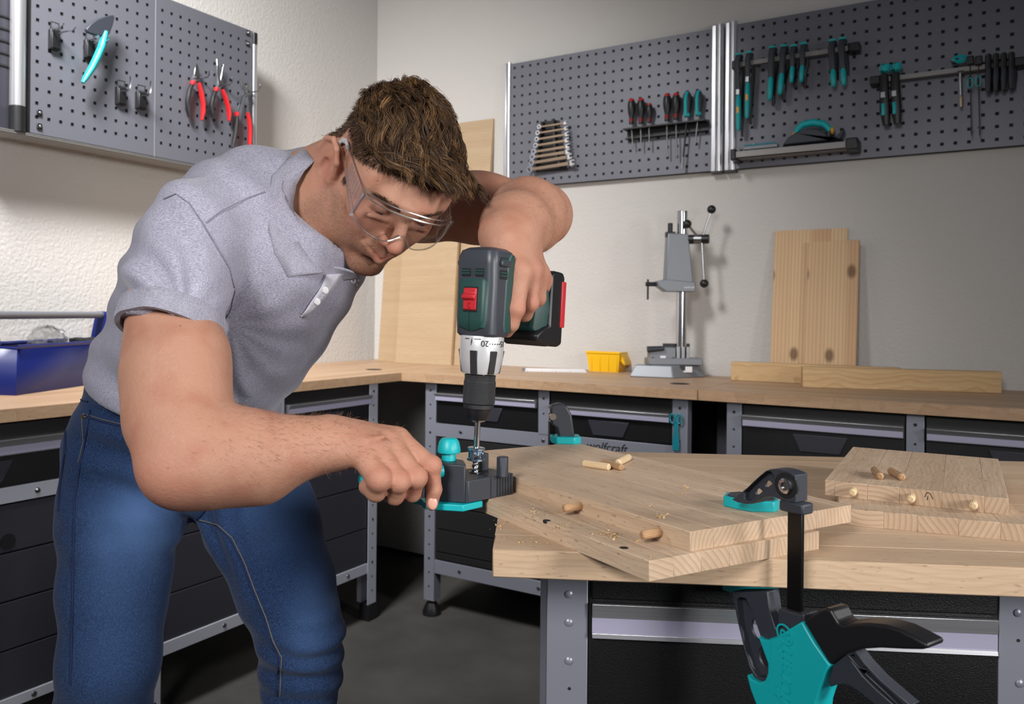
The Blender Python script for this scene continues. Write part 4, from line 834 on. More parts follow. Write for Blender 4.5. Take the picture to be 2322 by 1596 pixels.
# pencil arrow
m4 = rb.matrix_world.inverted(); 
def on_front(tt, px, py):
    M = tt.matrix_world; r = ray(px, py); yv = M.to_3x3() @ Vector((0, 1, 0)); o = M.translation; return M.inverted() @ (CAM+r*((o-CAM).dot(yv)/r.dot(yv)))
ar = MB()
for pl in ([(2097, 1127), (2101, 1118), (2104, 1116), (2110, 1120), (2116, 1132)], [(2103, 1134), (2103.5, 1125)]):
    pts = [on_front(rb, *p) for p in pl]; 
    for p, q_ in zip(pts, pts[1:]):
        d = (q_-p); n_ = Vector((-d.z, 0, d.x)).normalized()*.00035; ar.add([p-n_+Vector((0, -.0003, 0)), q_-n_+Vector((0, -.0003, 0)), q_+n_+Vector((0, -.0003, 0)), p+n_+Vector((0, -.0003, 0))], [(0, 1, 2, 3)])
ar.build('pencil_arrow', 'ink', rb, stuff=True)
for px, py in ((1240, 1180), (1415, 1242)):
    p = lb.matrix_world.inverted() @ atz(px, py, z1_+TB); MB().cyl((p.x, p.y, TB-.002), (p.x, p.y, TB+.0002), .0040, n=18).build('dowel_hole', 'dark_inside', lb)
# ---------------------------------------------------------------- dowels
def dowel(p0, p1, r, m, label, group):
    d = p1-p0; L_ = d.length; x, y, z = frame_from(d); M = basis(x, y, z, p0); rr = []
    for h, k in ((0, .55), (.0016, .98), (L_-.0016, .98), (L_, .55)):
        rr.append([Vector((math.cos(i*math.pi/14)*r*k*(1 if i % 2 else .92), math.sin(i*math.pi/14)*r*k*(1 if i % 2 else .92), h)) for i in range(28)])
    o = MB().rings(rr).build('dowel', m, ang=25); return tag(o, label, 'dowel', group, M)
zt2 = z2_+TB; r_ = .0044
g1, g2, g3, g4 = 'loose dowels on the clamped board', 'dowels in the edge of the clamped board', 'loose dowels on the right stack', 'dowels in the front edge of the right stack'
def dz(a, b, z): return atz(a[0], a[1], z), atz(b[0], b[1], z)
dowel(*dz((1322, 1050), (1383, 1059), zt2+r_), r_, 'dowel_pale', 'pale dowel lying nearest the drill on the clamped board', g1)
dowel(*dz((1366, 1048), (1411, 1060), zt2+r_*.98), r_*.95, 'dowel_dark', 'brown dowel lying between the two pale ones', g1)
dowel(*dz((1401, 1049), (1426, 1036), zt2+r_), r_, 'dowel_pale', 'short looking pale dowel pointing to the back of the clamped board', g1)
def edge_dowel(px, py, label):
    M = UBM; r = ray(px, py); xv = M.to_3x3() @ Vector((1, 0, 0)); o = M.translation; p = CAM+r*((o-CAM).dot(xv)/r.dot(xv)); p.z = z2_+TB*.5
    return dowel(p+xv*.004, p-xv*.023, r_*.96, 'dowel_dark', label, g2)
edge_dowel(1317, 1150, 'dowel sticking out of the clamped board edge, nearer the drill'); edge_dowel(1497, 1207, 'dowel sticking out of the clamped board edge, nearer the corner')
dowel(*dz((1982, 1064), (1996, 1080), zt2+r_), r_, 'dowel_dark', 'left of the two loose dowels on the right stack', g3)
dowel(*dz((2019, 1067), (2046, 1082), zt2+r_), r_, 'dowel_dark', 'right of the two loose dowels on the right stack', g3)
for (px, py), lb_ in zip(((1936, 1115), (2067, 1130), (2207, 1145)), ('left of the three dowels in the front edge of the right stack', 'middle of the three dowels in the front edge, beside the pencil arrow', 'right of the three dowels in the front edge of the right stack')):
    p = rb.matrix_world @ on_front(rb, px, py); p.z = z2_+TB*.5; dowel(p-yd3*.015, p+yd3*.005, r_, 'dowel_pale', lb_, g4)
# ---------------------------------------------------------------- shavings
sh = MB(); rs = random.Random(11)
def chips(px, py, z, n, sx, sy, s):
    for _ in range(n):
        c = atz(px+rs.gauss(0, sx), py+rs.gauss(0, sy), z); a = rs.uniform(0, 6.28); k = s*rs.uniform(.35, 1); e = Vector((math.cos(a), math.sin(a), rs.uniform(0, .5)))*k; f = Vector((-math.sin(a), math.cos(a), rs.uniform(0, .6)))*k*.5; u_ = Vector((0, 0, k*rs.uniform(.1, .7)))
        sh.add([c-e, c+f*.6+u_*.3, c+e, c-f+u_], [(0, 1, 3), (1, 2, 3), (0, 3, 2), (0, 2, 1)])
zb_l = z1_+TB+.0002; zb_u = zt2+.0002; zb_b = BZ+.0002
for a_ in ((1167, 1147, zb_l, 4, 3, 2, .0025), (1211, 1160, zb_l, 14, 8, 3, .0026), (1255, 1165, zb_l, 12, 12, 3, .002), (1272, 1190, zb_l, 14, 9, 3, .0026), (1275, 1158, zb_l, 20, 6, 3, .0028),
           (1375, 1210, zb_l, 26, 12, 4, .003), (1392, 1216, zb_l, 22, 8, 4, .0034), (1444, 1226, zb_l, 8, 5, 2, .003), (1476, 1262, zb_l, 20, 7, 5, .0014), (1495, 1171, zb_u, 22, 8, 3, .003), (1482, 1146, zb_u, 5, 6, 2, .002),
           (1557, 1106, zb_u, 12, 6, 2, .0028), (1541, 1119, zb_u, 10, 10, 2, .0024), (1532, 1100, zb_u, 4, 3, 2, .002), (1479, 1041, zb_u, 1, 1, 1, .004), (1680, 1087, zb_u, 1, 1, 1, .004),
           (1135, 1195, zb_b, 14, 6, 3, .0028), (1180, 1230, zb_b, 16, 12, 4, .0024), (1215, 1228, zb_b, 6, 5, 2, .003), (1243, 1234, zb_b, 5, 4, 2, .003), (1153, 1220, zb_b, 5, 3, 2, .0026), (1250, 1180, zb_l, 60, 60, 22, .0008), (1430, 1240, zb_l, 40, 30, 10, .0007), (1520, 1110, zb_u, 50, 60, 20, .0006), (1190, 1225, zb_b, 50, 40, 14, .0007)):
    chips(*a_)
tag(sh.build('wood_shavings', 'shaving', stuff=True, smooth=False, recalc=False), 'pale curled wood shavings and drill dust scattered over boards and bench', 'shavings')
# ---------------------------------------------------------------- dowelling jig
JK = atz(1061.9, 1140.8, z2_); JX = (RT*.742+VW*.670).normalized(); JY = Vector((-JX.y, JX.x, 0)); JM = basis(JX, JY, (0, 0, 1), JK); JI = JM.inverted()
jg = T('dowelling_jig', 'dark grey dowelling jig with teal base and round teal knob at the board edge', 'jig', JM)
def jl(px, py, d): return JI @ P(px, py, d)
def jz(px, py, z): return JI @ atz(px, py, z)
R_ = jz(1164, 1120.6, z2_); hl = .0245; ht = .042
lowp = [(0, 0), (R_.x, 0), (R_.x+.002, .004), (R_.x+.002, .05), (.03, .06), (-.012, .058)]
lf = jz(992, 1136, z2_)
body = MB().prism([(0, 0), (R_.x, 0), (R_.x+.001, .05), (.02, .058), (-.012, .058), (lf.x, lf.y)], 0, hl, 'z').build('body', 'anthracite', jg, bevel=.001)
tk = [(-.004, .001), (.005, .010), (.018, .028), (.012, .048), (-.012, .058), (lf.x-.004, lf.y+.018), (lf.x, lf.y)]
MB().prism(tk, 0, ht, 'z').build('tower', 'anthracite', jg, bevel=.0016)
for k in range(6):
    x = R_.x*(.62+.062*k); MB().box((x, -.0006, .0015), (x+.0018, .0016, hl-.001)).build('vent_slot', 'dark_inside', body)
MB().box((R_.x*.48, -.0004, 0), (R_.x*.485+.0006, .001, hl)).build('joint_line', 'dark_inside', body)
pp = jl(1145, 1077, .945); s_ = .0066
hx = [(pp.x+math.cos(a)*s_*1.15, pp.y+.004+math.sin(a)*s_) for a in [math.pi/6+i*math.pi/3 for i in range(6)]]
pt = P(1145, 1036, (JM @ Vector((pp.x, pp.y, 0))-CAM).dot(VW)).z-z2_
MB().prism(hx, hl-.001, pt, 'z').build('stop_post', 'anthracite', jg, bevel=.0012)
pp = jl(1095, 1059, .985); pt2 = P(1095, 1027, .985).z-z2_
MB().prism([(pp.x-.006, pp.y-.004), (pp.x+.006, pp.y-.004), (pp.x+.006, pp.y+.006), (pp.x-.006, pp.y+.006)], hl-.001, pt2, 'z').build('stop_post', 'anthracite', jg, bevel=.0012)
hc = jz(1078, 1071, z2_+hl); MB().lathe([(.0, .0002), (.0036, .0002), (.0036, .0), (.0062, .0), (.0062, .0012), (.007, .0012), (.007, 0)], 20, (hc.x, hc.y, hl)).build('guide_bush', 'steel', jg)
hc2 = jz(1102, 1079, z2_+hl); MB().cyl((hc2.x, hc2.y, hl), (hc2.x, hc2.y, hl+.0003), .0028, n=14).build('guide_hole', 'dark_inside', jg)
kn = jl(1018, 1040, .945); kz0 = ht; kz1 = P(1018, 1026, .945).z-z2_; kz2 = P(1018, 992, .945).z-z2_; kr = 26.5*.945/F
kb = MB().lathe([(kr*.62, kz0), (kr*.62, kz1-.001), (kr*.6, kz1)], 24, (kn.x, kn.y, 0)).lathe([(kr*.6, kz1), (kr*.97, kz1), (kr, kz1+.002), (kr*.97, kz1+(kz2-kz1)*.35), (kr*.86, kz1+(kz2-kz1)*.72), (kr*.66, kz1+(kz2-kz1)*.95), (kr*.4, kz2), (0, kz2)], 28, (kn.x, kn.y, 0)).build('knob', 'teal', jg, bevel=.0006)
bp_ = [jz(955, 1135, z2_-.002), jz(962, 1144, z2_-.002), jz(1050, 1149, z2_-.002), jz(1095, 1139, z2_-.002)]
bq = [(bp_[0].x, bp_[0].y), (bp_[1].x, bp_[1].y), (bp_[2].x, bp_[2].y), (bp_[3].x, bp_[3].y), (bp_[3].x-.004, bp_[3].y+.02), (-.02, .05), (bp_[0].x-.002, bp_[0].y+.02)]
MB().prism(bq, -.0075, -.0003, 'z').build('base_plate', 'teal', jg, bevel=.001)
ha = jl(1003, 1066, .93); hb_ = jl(815, 1088, .90)
MB().tube([ha, ha.lerp(hb_, .2), ha.lerp(hb_, .5), ha.lerp(hb_, .8), hb_], [.008, .0095, .010, .0095, .006], 14).build('grip_handle', 'teal', jg)
# ---------------------------------------------------------------- drill
DD = .947; K_ = DD/F
Dt = P(1077, 1074, DD); Du = (P(1104, 565, DD)-Dt).normalized(); Dh = (RT*.6+VW*.8); Dh = (Dh-Du*Dh.dot(Du)).normalized(); Dy = Du.cross(Dh)
DM = basis(Dh, Dy, Du, Dt); DIv = DM.inverted()
def dzv(py): return (1074-py)*K_*1.0
dr_ = T('cordless_drill', 'green and grey cordless drill with red gear switch held upright over the jig', 'drill', DM)
bit = MB(); bit.cyl((0, 0, dzv(1020)), (0, 0, dzv(950)), .0034, n=14)
rr = []; n = 40
for i in range(n+1):
    z = dzv(1074)+(dzv(1018)-dzv(1074))*i/n; ph = i*.42; rad = .0040 if i > 2 else .0015+.001*i
    rr.append([Vector((math.cos(a+ph)*rad*(.62+.38*abs(math.cos(a))**.6), math.sin(a+ph)*rad*(.62+.38*abs(math.cos(a))**.6), z)) for a in [k*math.pi/7 for k in range(14)]])
bit.rings(rr); bit.build('drill_bit', 'chrome', dr_, ang=50)
st_ = MB().lathe([(.0036, dzv(1044)), (.0090, dzv(1044)), (.0100, dzv(1043)), (.0100, dzv(1039)), (.0086, dzv(1037)), (.0086, dzv(1022)), (.0100, dzv(1020)), (.0100, dzv(1015)), (.0090, dzv(1014)), (.0036, dzv(1014))], 26).build('depth_stop', 'galvanised', dr_, ang=30)
MB().cyl((-.006, -.004, dzv(1029)), (-.013, -.006, dzv(1029)), .0025, n=10).build('grub_screw', 'steel', st_)
for s in (-1, 1): MB().box((-.004*s-.0055, -.0105, dzv(1036)), (-.004*s-.002, -.0078, dzv(1023))).build('clamp_lug', 'galvanised', st_, bevel=.0005)
hw = lambda px: px*K_
MB().lathe([(hw(9), dzv(957)), (hw(17), dzv(954)), (hw(18), dzv(951)), (hw(10), dzv(949))], 24).build('chuck_mouth', 'chrome', dr_)
MB().lathe([(hw(10), dzv(953)), (hw(21), dzv(951)), (hw(25), dzv(945)), (hw(31), dzv(926)), (hw(31), dzv(925))], 36).build('chuck_nose', 'black_plastic', dr_)
MB().lathe([(hw(33), dzv(926)), (hw(34.5), dzv(924)), (hw(34.5), dzv(916)), (hw(33), dzv(915))], 36).build('chuck_band', 'black_rubber', dr_)
t = NT('knurled'); tc = t.n('TexCoord').outputs['Object']; sp = t.n('SeparateXYZ', {0: tc}); an = t.math('MULTIPLY', t.math('ARCTAN2', sp.outputs[1], sp.outputs[0]), 36.); zz = t.math('MULTIPLY', sp.outputs[2], 3900.)
kk = t.math('MULTIPLY', t.math('SINE', t.math('ADD', t.math('MULTIPLY', an, 2.), zz)), t.math('SINE', t.math('SUBTRACT', t.math('MULTIPLY', an, 2.), zz)))
t.set(Base_Color=t.mix(t.math('MULTIPLY', t.math('ADD', kk, .6), .6, 0, True), lin((14, 14, 15)), lin((74, 76, 80))), Roughness=.42, Normal=t.bump(kk, .6, .0006))
MB().lathe([(hw(33), dzv(915)), (hw(36.5), dzv(913)), (hw(36.5), dzv(864)), (hw(35), dzv(862)), (hw(35), dzv(853)), (hw(36), dzv(852)), (hw(35), dzv(849)), (hw(20), dzv(848))], 48).build('chuck_sleeve', 'knurled', dr_)
MB().lathe([(hw(22), dzv(852)), (hw(22), dzv(845))], 20).build('spindle_ring', 'steel', dr_)
tr = MB().lathe([(hw(20), dzv(846)), (hw(40), dzv(846)), (hw(43), dzv(841)), (hw(49), dzv(812)), (hw(50), dzv(790)), (hw(50), dzv(764)), (hw(49), dzv(761)), (hw(30), dzv(760))], 48).build('torque_ring', 'silver_shell', dr_)
# grip ribs round the torque ring
cam_a = math.atan2(((DM.to_3x3().inverted() @ (CAM-DM.translation))).y, (DM.to_3x3().inverted() @ (CAM-DM.translation)).x)
for k in (-20, 33, 110, 180, 250):
    a = cam_a+math.radians(k); ca, sa = math.cos(a), math.sin(a); e1 = Vector((ca, sa, 0)); e2 = Vector((-sa, ca, 0)); v8 = []
    for z, ri, wd in ((dzv(845), hw(42), hw(8)), (dzv(793), hw(50.5), hw(8.5))):
        for s1, s2 in ((-1, 0), (1, 0), (1, 1), (-1, 1)): v8.append(e1*(ri-.004+s2*.0055)+e2*wd*s1+Vector((0, 0, z)))
    MB().hexa(v8).build('rubber_rib', 'black_rubber', tr, bevel=.0008)
cdir = (CAM-DM.translation); cd_l = (DM.to_3x3().inverted() @ cdir); ca0 = math.atan2(cd_l.y, cd_l.x)
def on_ring(s, size, dang, py, rad, m='ink', flip=True, prt=tr, ext=.0002):
    a = ca0+dang; e1 = Vector((math.cos(a), math.sin(a), 0)); up_ = Vector((0, 0, -1 if flip else 1)); xx = up_.cross(e1)
    return text('dial_mark', s, size, m, prt, basis(xx, up_, e1, e1*(rad+.0002)+Vector((0, 0, dzv(py)))), ext)
on_ring('20', .0095, .14, 776, hw(50.2)); on_ring('15', .0095, 1.12, 776, hw(50.2))
for k in range(5): on_ring('·', .012, .36+k*.13, 776, hw(50.2))
tick = MB()
for a0_, a1_ in ((-.35, -.05), (-.85, -.6)):
    for i in range(6):
        p0 = ca0+a0_+(a1_-a0_)*i/6; p1 = ca0+a0_+(a1_-a0_)*(i+1)/6; R0 = hw(50.3)
        tick.add([(math.cos(p)*R0, math.sin(p)*R0, z) for p, z in ((p0, dzv(768.5)), (p1, dzv(768.5)), (p1, dzv(766.5)), (p0, dzv(766.5)))], [(0, 1, 2, 3)])
tick.build('scale_line', 'ink', tr, stuff=True)
for k, s__ in enumerate('///'): on_ring('/', .006, -.47, 769+k*4, hw(50.3))
# body shell: rounded section swept up the axis; x towards the handle, y sideways
def rsec(x0, x1, y0, rad, z, n=6):
    pts = []
    for (cx_s, cy_s, a_) in ((x1, y0, 0), (x0, y0, 90), (x0, -y0, 180), (x1, -y0, 270)):
        sx = -1 if cx_s == x1 else 1; sy = -1 if cy_s > 0 else 1
        for i in range(n+1):
            a = math.radians(a_+90*i/n); pts.append(Vector((cx_s+sx*rad+math.cos(a)*rad, cy_s+sy*rad+math.sin(a)*rad, z)))
    return pts
secs = [(-.020, .020, .024, .014, 762), (-.022, .022, .0265, .014, 756), (-.0225, .022, .0265, .011, 720), (-.022, .022, .0265, .010, 650), (-.0235, .024, .0262, .010, 600), (-.0235, .024, .026, .010, 585), (-.021, .023, .024, .010, 570), (-.015, .018, .019, .010, 563), (-.006, .01, .010, .005, 560)]
MB().rings([rsec(a, b, c, d, dzv(e)) for a, b, c, d, e in secs]).build('motor_housing', 'grey_shell', dr_, ang=40)
MB().rings([rsec(a, b, c, .007, dzv(e)) for a, b, c, e in ((-.0235, -.01, .008, 750), (-.0255, -.01, .0185, 742), (-.0258, -.01, .0205, 725), (-.0258, -.01, .0205, 640), (-.0245, -.01, .019, 634))]).build('top_cover', 'green_shell', dr_, ang=40)
MB().box((-.0262, .0008, dzv(748)), (-.02575, .0012, dzv(700))).build('seam_line', 'dark_inside', dr_)
MB().rings([rsec(a, b, .0275, .004, dzv(e)) for a, b, e in ((.002, .018, 750), (.000, .0190, 735), (.001, .0190, 640), (.004, .0205, 590), (.008, .019, 576))]).build('side_cover', 'green_shell', dr_, ang=40)
MB().box((-.0266, -.0095, dzv(708)), (-.0250, .0095, dzv(652))).build('switch_well', 'dark_inside', dr_, bevel=.0005)
gs = MB().prism([(-.0262, dzv(705)), (-.0285, dzv(703)), (-.0290, dzv(682)), (-.0325, dzv(679)), (-.0330, dzv(672)), (-.0290, dzv(667)), (-.0288, dzv(656)), (-.0262, dzv(654))], -.0088, .0088, 'y').build('gear_switch', 'soft_red', dr_, bevel=.0014)
text('gear_number', '2', .009, 'red', gs, basis((0, 1, 0), (0, 0, -1), (-1, 0, 0), (-.0291, 0, dzv(693))), .0004)
for (y0, y1, z0, z1, xf) in ((.004, .016, 628, 611, -.0235), (-.014, -.003, 628, 611, -.0235)):
    vt_ = MB().box((xf-.0006, y0, dzv(z0)), (xf+.002, y1, dzv(z1))).build('air_vent', 'dark_inside', dr_)
    for k in range(2): zz_ = dzv(z0)+(dzv(z1)-dzv(z0))*(.25+.35*k); MB().box((xf-.0012, y0, zz_), (xf, y1, zz_+.0017)).build('vent_rib', 'green_shell', vt_)
for (z0, z1) in ((632, 612), (600, 584)):
    vt_ = MB().box((-.010, -.0272, dzv(z0)), (.004, -.0255, dzv(z1))).build('air_vent', 'dark_inside', dr_)
    for k in range(2): zz_ = dzv(z0)+(dzv(z1)-dzv(z0))*(.25+.35*k); MB().box((-.010, -.0282, zz_), (.004, -.0268, zz_+.0017)).build('vent_rib', 'green_shell', vt_)
for s in (-1, 1): MB().box((-.012, s*.024-.002, dzv(604)), (.008, s*.024+.006*s+.002*(s > 0), dzv(590))).build('corner_bumper', 'grey_shell', dr_, bevel=.002)
# handle, trigger, foot, battery
hs = []
for x, z, a, b in ((.012, 690, .017, .014), (.035, 690, .016, .0145), (.06, 692, .0165, .015), (.078, 694, .020, .0165)):
    hs.append([Vector((x, math.cos(t_)*b, dzv(z)+math.sin(t_)*a)) for t_ in [i*math.pi/10 for i in range(20)]])
MB().rings(hs).build('handle', 'green_shell', dr_)
MB().rings([[Vector((x, math.cos(t_)*.008, dzv(712)+math.sin(t_)*.007)) for t_ in [i*math.pi/6 for i in range(12)]] for x in (.022, .044)]).build('trigger', 'soft_red', dr_)
MB().rings([[Vector((x, y*sc_, dzv(zc_)+z*sc_)) for y, z in ((-.026, -.035), (.026, -.035), (.030, .0), (.026, .040), (-.026, .040), (-.030, 0))] for x, sc_, zc_ in ((.072, .72, 690), (.080, .95, 692), (.096, 1.03, 692))]).build('foot', 'green_shell', dr_, bevel=.003)
bt = MB().prism([(.094, dzv(783)), (.084, dzv(772)), (.070, dzv(770)), (.068, dzv(752)), (.086, dzv(735)), (.096, dzv(730)), (.096, dzv(606)), (.104, dzv(598)), (.124, dzv(600)), (.128, dzv(612)), (.128, dzv(776)), (.118, dzv(784)), (.112, dzv(776)), (.104, dzv(776))], -.031, .031, 'y').build('battery', 'black_plastic', dr_, bevel=.003)
MB().box((.120, -.0325, dzv(735)), (.1295, .0325, dzv(622))).build('battery_stripe', 'soft_red', bt, bevel=.001)
# ---------------------------------------------------------------- front clamp
CQ = P(1803.6, 1100, .748); CX = (RT*.54-VW*.84).normalized(); CY = Vector((-CX.y, CX.x, 0)); CM = basis(CX, CY, (0, 0, 1), Vector((CQ.x, CQ.y, BZ))); CI = CM.inverted()
def cl(px, py, off=0): r = ray(px, py); o = CQ+CY*off; return CI @ (CAM+r*((o-CAM).dot(CY)/r.dot(CY)))
def zc_(x, y): return 1560+x*.2256, 1020+y*.2256
def zd_(x, y): return 1560+x*.2584, 1280+y*.2584
def c2(f, p, off=0): v = cl(*f(*p), off=off); return (v.x, v.z)
qc = T('bar_clamp', 'large teal and anthracite one handed clamp gripping the bench edge in front', 'clamp', CM)
tk_ = .0175
outer = [c2(zc_, p) for p in ((1080, 255), (1040, 232), (985, 212), (930, 198), (870, 192), (820, 196), (775, 215), (720, 262), (600, 375), (500, 455), (440, 500), (500, 528), (590, 545), (650, 540), (700, 505), (765, 472), (835, 465), (905, 492), (1000, 520), (1080, 530))]
slot = [c2(zc_, p) for p in ((560, 425), (640, 345), (730, 262), (790, 215), (830, 215), (862, 255), (866, 325), (800, 375), (720, 440), (650, 500), (600, 515), (568, 490))]
def circ(c, r, n=14): return [(c[0]+math.cos(2*math.pi*i/n)*r, c[1]+math.sin(2*math.pi*i/n)*r) for i in range(n)]
hd = MB().plate(outer, [slot], tk_, 'y', 0).build('upper_jaw', 'anthracite', qc, bevel=.0014)
MB().plate(slot, [circ(c2(zc_, p), .0042) for p in ((660, 440), (758, 362), (843, 285))], .003, 'y', tk_*.45).build('web', 'anthracite', qc)
bc_ = c2(zc_, (985, 358)); MB().cyl((bc_[0], -.0004, bc_[1]), (bc_[0], .002, bc_[1]), .0118, n=24).build('bolt_recess', 'dark_inside', qc)
bo = MB().lathe([(.0072, 0), (.0070, .0026), (.0055, .0034), (.0036, .0034), (.0034, .0015), (0, .0015)], 24, (bc_[0]+.001, -.0003, bc_[1]), (0, -1, 0)).build('bolt', 'chrome', qc)
MB().cyl((bc_[0]+.001, -.0022, bc_[1]), (bc_[0]+.001, -.0018, bc_[1]), .0034, n=6).build('socket', 'steel', bo)
br0, br1 = c2(zc_, (958, 700))[0], c2(zc_, (1100, 700))[0]
zt__ = c2(zc_, (1000, 560))[1]; zb__ = c2(zd_, (900, 440))[1]-.01
MB().box((br0, .006, zb__), (br1, .0105, zt__)).build('bar', 'black_steel', qc, bevel=.0006)
b1 = c2(zc_, (1115, 625)); MB().box((br0-.0045, -.0005, c2(zc_, (1000, 628))[1]), (br1+.0055, tk_-.0015, c2(zc_, (1000, 515))[1])).build('jaw_socket', 'anthracite', qc, bevel=.002)
# upper pad
pc = CI @ atz(1692, 1150, zt2+.0); pad_o = [( -.027, -.012), (-.006, -.0215), (.006, -.0215), (.026, -.010), (.028, .004), (.022, .016), (-.020, .020), (-.029, .008)]
def pad(parent, cx, cy, z0, z1, m='teal', nm='pad'):
    # outline in clamp axes rotated so a blunt corner faces the camera
    ca_, sa_ = math.cos(.42), math.sin(.42); pl = [(cx+(x*ca_-y*sa_)*.92, cy+(x*sa_+y*ca_)*.92) for x, y in pad_o]
    o = MB().prism(pl, z0, z1, 'z').build(nm, m, parent, bevel=.0012)
    MB().prism([(cx+(x-cx)*.86, cy+(y-cy)*.86) for x, y in pl], z1-.001, z1+.0008, 'z').build(nm+'_insert', 'anthracite', parent, bevel=.0005); return o
pad(qc, pc.x+.003, pc.y+.004, zt2-BZ, zt2-BZ+.0105)
# lower jaw: arm, teal body, handle, trigger
lz_ = -BTh
p2 = cl(*zc_(610, 1400)); pad(qc, pc.x+.003, pc.y+.004, lz_-.022, lz_-.0005, nm='lower_pad')
arm = [c2(zd_, p) for p in ((372, 240), (690, 240), (715, 420), (760, 560), (800, 600), (720, 700), (735, 900), (710, 1000), (640, 1035), (570, 990), (520, 880), (460, 640), (400, 360))]
s1 = [c2(zd_, p) for p in ((420, 310), (455, 288), (500, 300), (560, 430), (640, 660), (715, 860), (712, 950), (670, 1000), (600, 985), (545, 900), (500, 760), (440, 520))]
MB().plate(arm, [s1], tk_, 'y', .001).build('lower_jaw', 'anthracite', qc, bevel=.0014)
MB().plate(s1, [circ(c2(zd_, p), r) for p, r in (((520, 350), .009), ((590, 590), .012), ((655, 840), .012))], .003, 'y', tk_*.55).build('lower_web', 'anthracite', qc)
tb = [c2(zd_, p) for p in ((636, 620), (668, 648), (720, 656), (800, 625), (900, 565), (1022, 492), (1060, 560), (1130, 680), (1270, 880), (1235, 930), (1205, 1020), (1140, 1223), (1120, 1400), (680, 1400), (620, 1223), (570, 1090), (536, 955), (580, 1000), (650, 1028), (700, 1008), (722, 940), (722, 860))]
MB().prism(tb, -.004, tk_+.006, 'y').build('body_shell', 'teal', qc, bevel=.002)
blk = [c2(zd_, p) for p in ((795, 385), (985, 440), (1025, 430), (1025, 500), (900, 575), (790, 625))]
MB().prism(blk, -.001, tk_+.003, 'y').build('bar_guide', 'anthracite', qc, bevel=.0015)
hp_ = [c2(zd_, p) for p in ((1025, 492), (1100, 440), (1180, 390), (1225, 376), (1275, 390), (1302, 440), (1335, 500), (1372, 522), (1480, 508), (1600, 506), (1740, 522), (1870, 560), (2000, 625), (2100, 680), (2130, 708), (2110, 732), (2060, 742), (1900, 738), (1700, 728), (1560, 736), (1440, 765), (1360, 800), (1262, 880))]
MB().prism(hp_, -.003, tk_+.005, 'y').build('grip_handle', 'black_plastic', qc, bevel=.007, seg=4)
tg = [c2(zd_, p) for p in ((1262, 880), (1360, 800), (1400, 790), (1440, 870), (1520, 980), (1640, 1100), (1800, 1240), (1700, 1300), (1560, 1180), (1440, 1090), (1380, 1060), (1290, 1060), (1235, 1080), (1215, 1020))]
MB().prism(tg, .002, tk_-.002, 'y').build('trigger_lever', 'anthracite', qc, bevel=.001)
tg2 = [c2(zd_, p) for p in ((1370, 785), (1470, 752), (1550, 860), (1680, 1000), (1830, 1130), (1960, 1240), (1860, 1260), (1720, 1130), (1560, 980), (1450, 860))]
inn = [c2(zd_, p) for p in ((1410, 800), (1465, 780), (1510, 850), (1560, 915), (1500, 900), (1450, 840))]; inn2 = [c2(zd_, p) for p in ((1560, 960), (1580, 935), (1680, 1040), (1800, 1145), (1880, 1225), (1850, 1235), (1730, 1115))]
MB().plate(tg2, [inn, inn2], tk_-.004, 'y', .000).build('trigger_rib', 'anthracite', qc, bevel=.0008)
ltx = c2(zd_, (838, 985), -.0045); text('embossed_lettering', 'wolfcraft®', .0235, 'teal', qc, basis((.05, 0, 1), (-1, 0, .05), (0, -1, 0), (ltx[0], -.0042, ltx[1]-.006)), .0007, shear=.25)
lo = [c2(zd_, p) for p in ((755, 640), (905, 600), (925, 680), (935, 1260), (830, 1290), (765, 1100), (750, 900))]
em = MB(); n = len(lo)
em.tube([(p[0], -.0041, p[1]) for p in lo], .0005, 5, closed=True); em.build('lettering_border', 'teal', qc)
# ---------------------------------------------------------------- rear clamp
rp = atz(1283, 1004, zt2); rm = basis(RT, VW, (0, 0, 1), Vector((rp.x, rp.y, zt2))); rc = T('bar_clamp', 'rear clamp with rounded dark arm and teal pad on the far board corner', 'clamp', rm); rd_ = (rp-CAM).dot(VW)
def rl(px, py): return rm.inverted() @ P(px, py, rd_)
w_ = 33*rd_/F
MB().prism([(-w_, -.006), (-w_*.7, -.014), (w_*.5, -.016), (w_, -.008), (w_, .02), (-w_, .02)], 0, P(1283, 988, rd_).z-zt2, 'z').build('pad', 'teal', rc, bevel=.0015)
pth = [rl(1287, 992), rl(1284, 965), rl(1278, 938), rl(1268, 924), rl(1258, 926), rl(1256, 945)]
ap = [rl(*p) for p in ((1268, 994), (1303, 990), (1296, 940), (1285, 920), (1268, 914), (1250, 918), (1248, 930), (1250, 962), (1262, 970))]
MB().prism([(p.x, p.z) for p in ap], -.004, .016, 'y').build('upper_jaw', 'anthracite', rc, bevel=.003, seg=3)
c_ = rl(1262, 944); MB().cyl((c_.x-.006, -.006, c_.z), (c_.x-.006, .0, c_.z), .005, n=14).build('bolt', 'chrome', rc)
e_ = rl(1256, 960); MB().box((e_.x-.004, .018, -.22), (e_.x+.004, .040, e_.z)).build('bar', 'black_steel', rc)
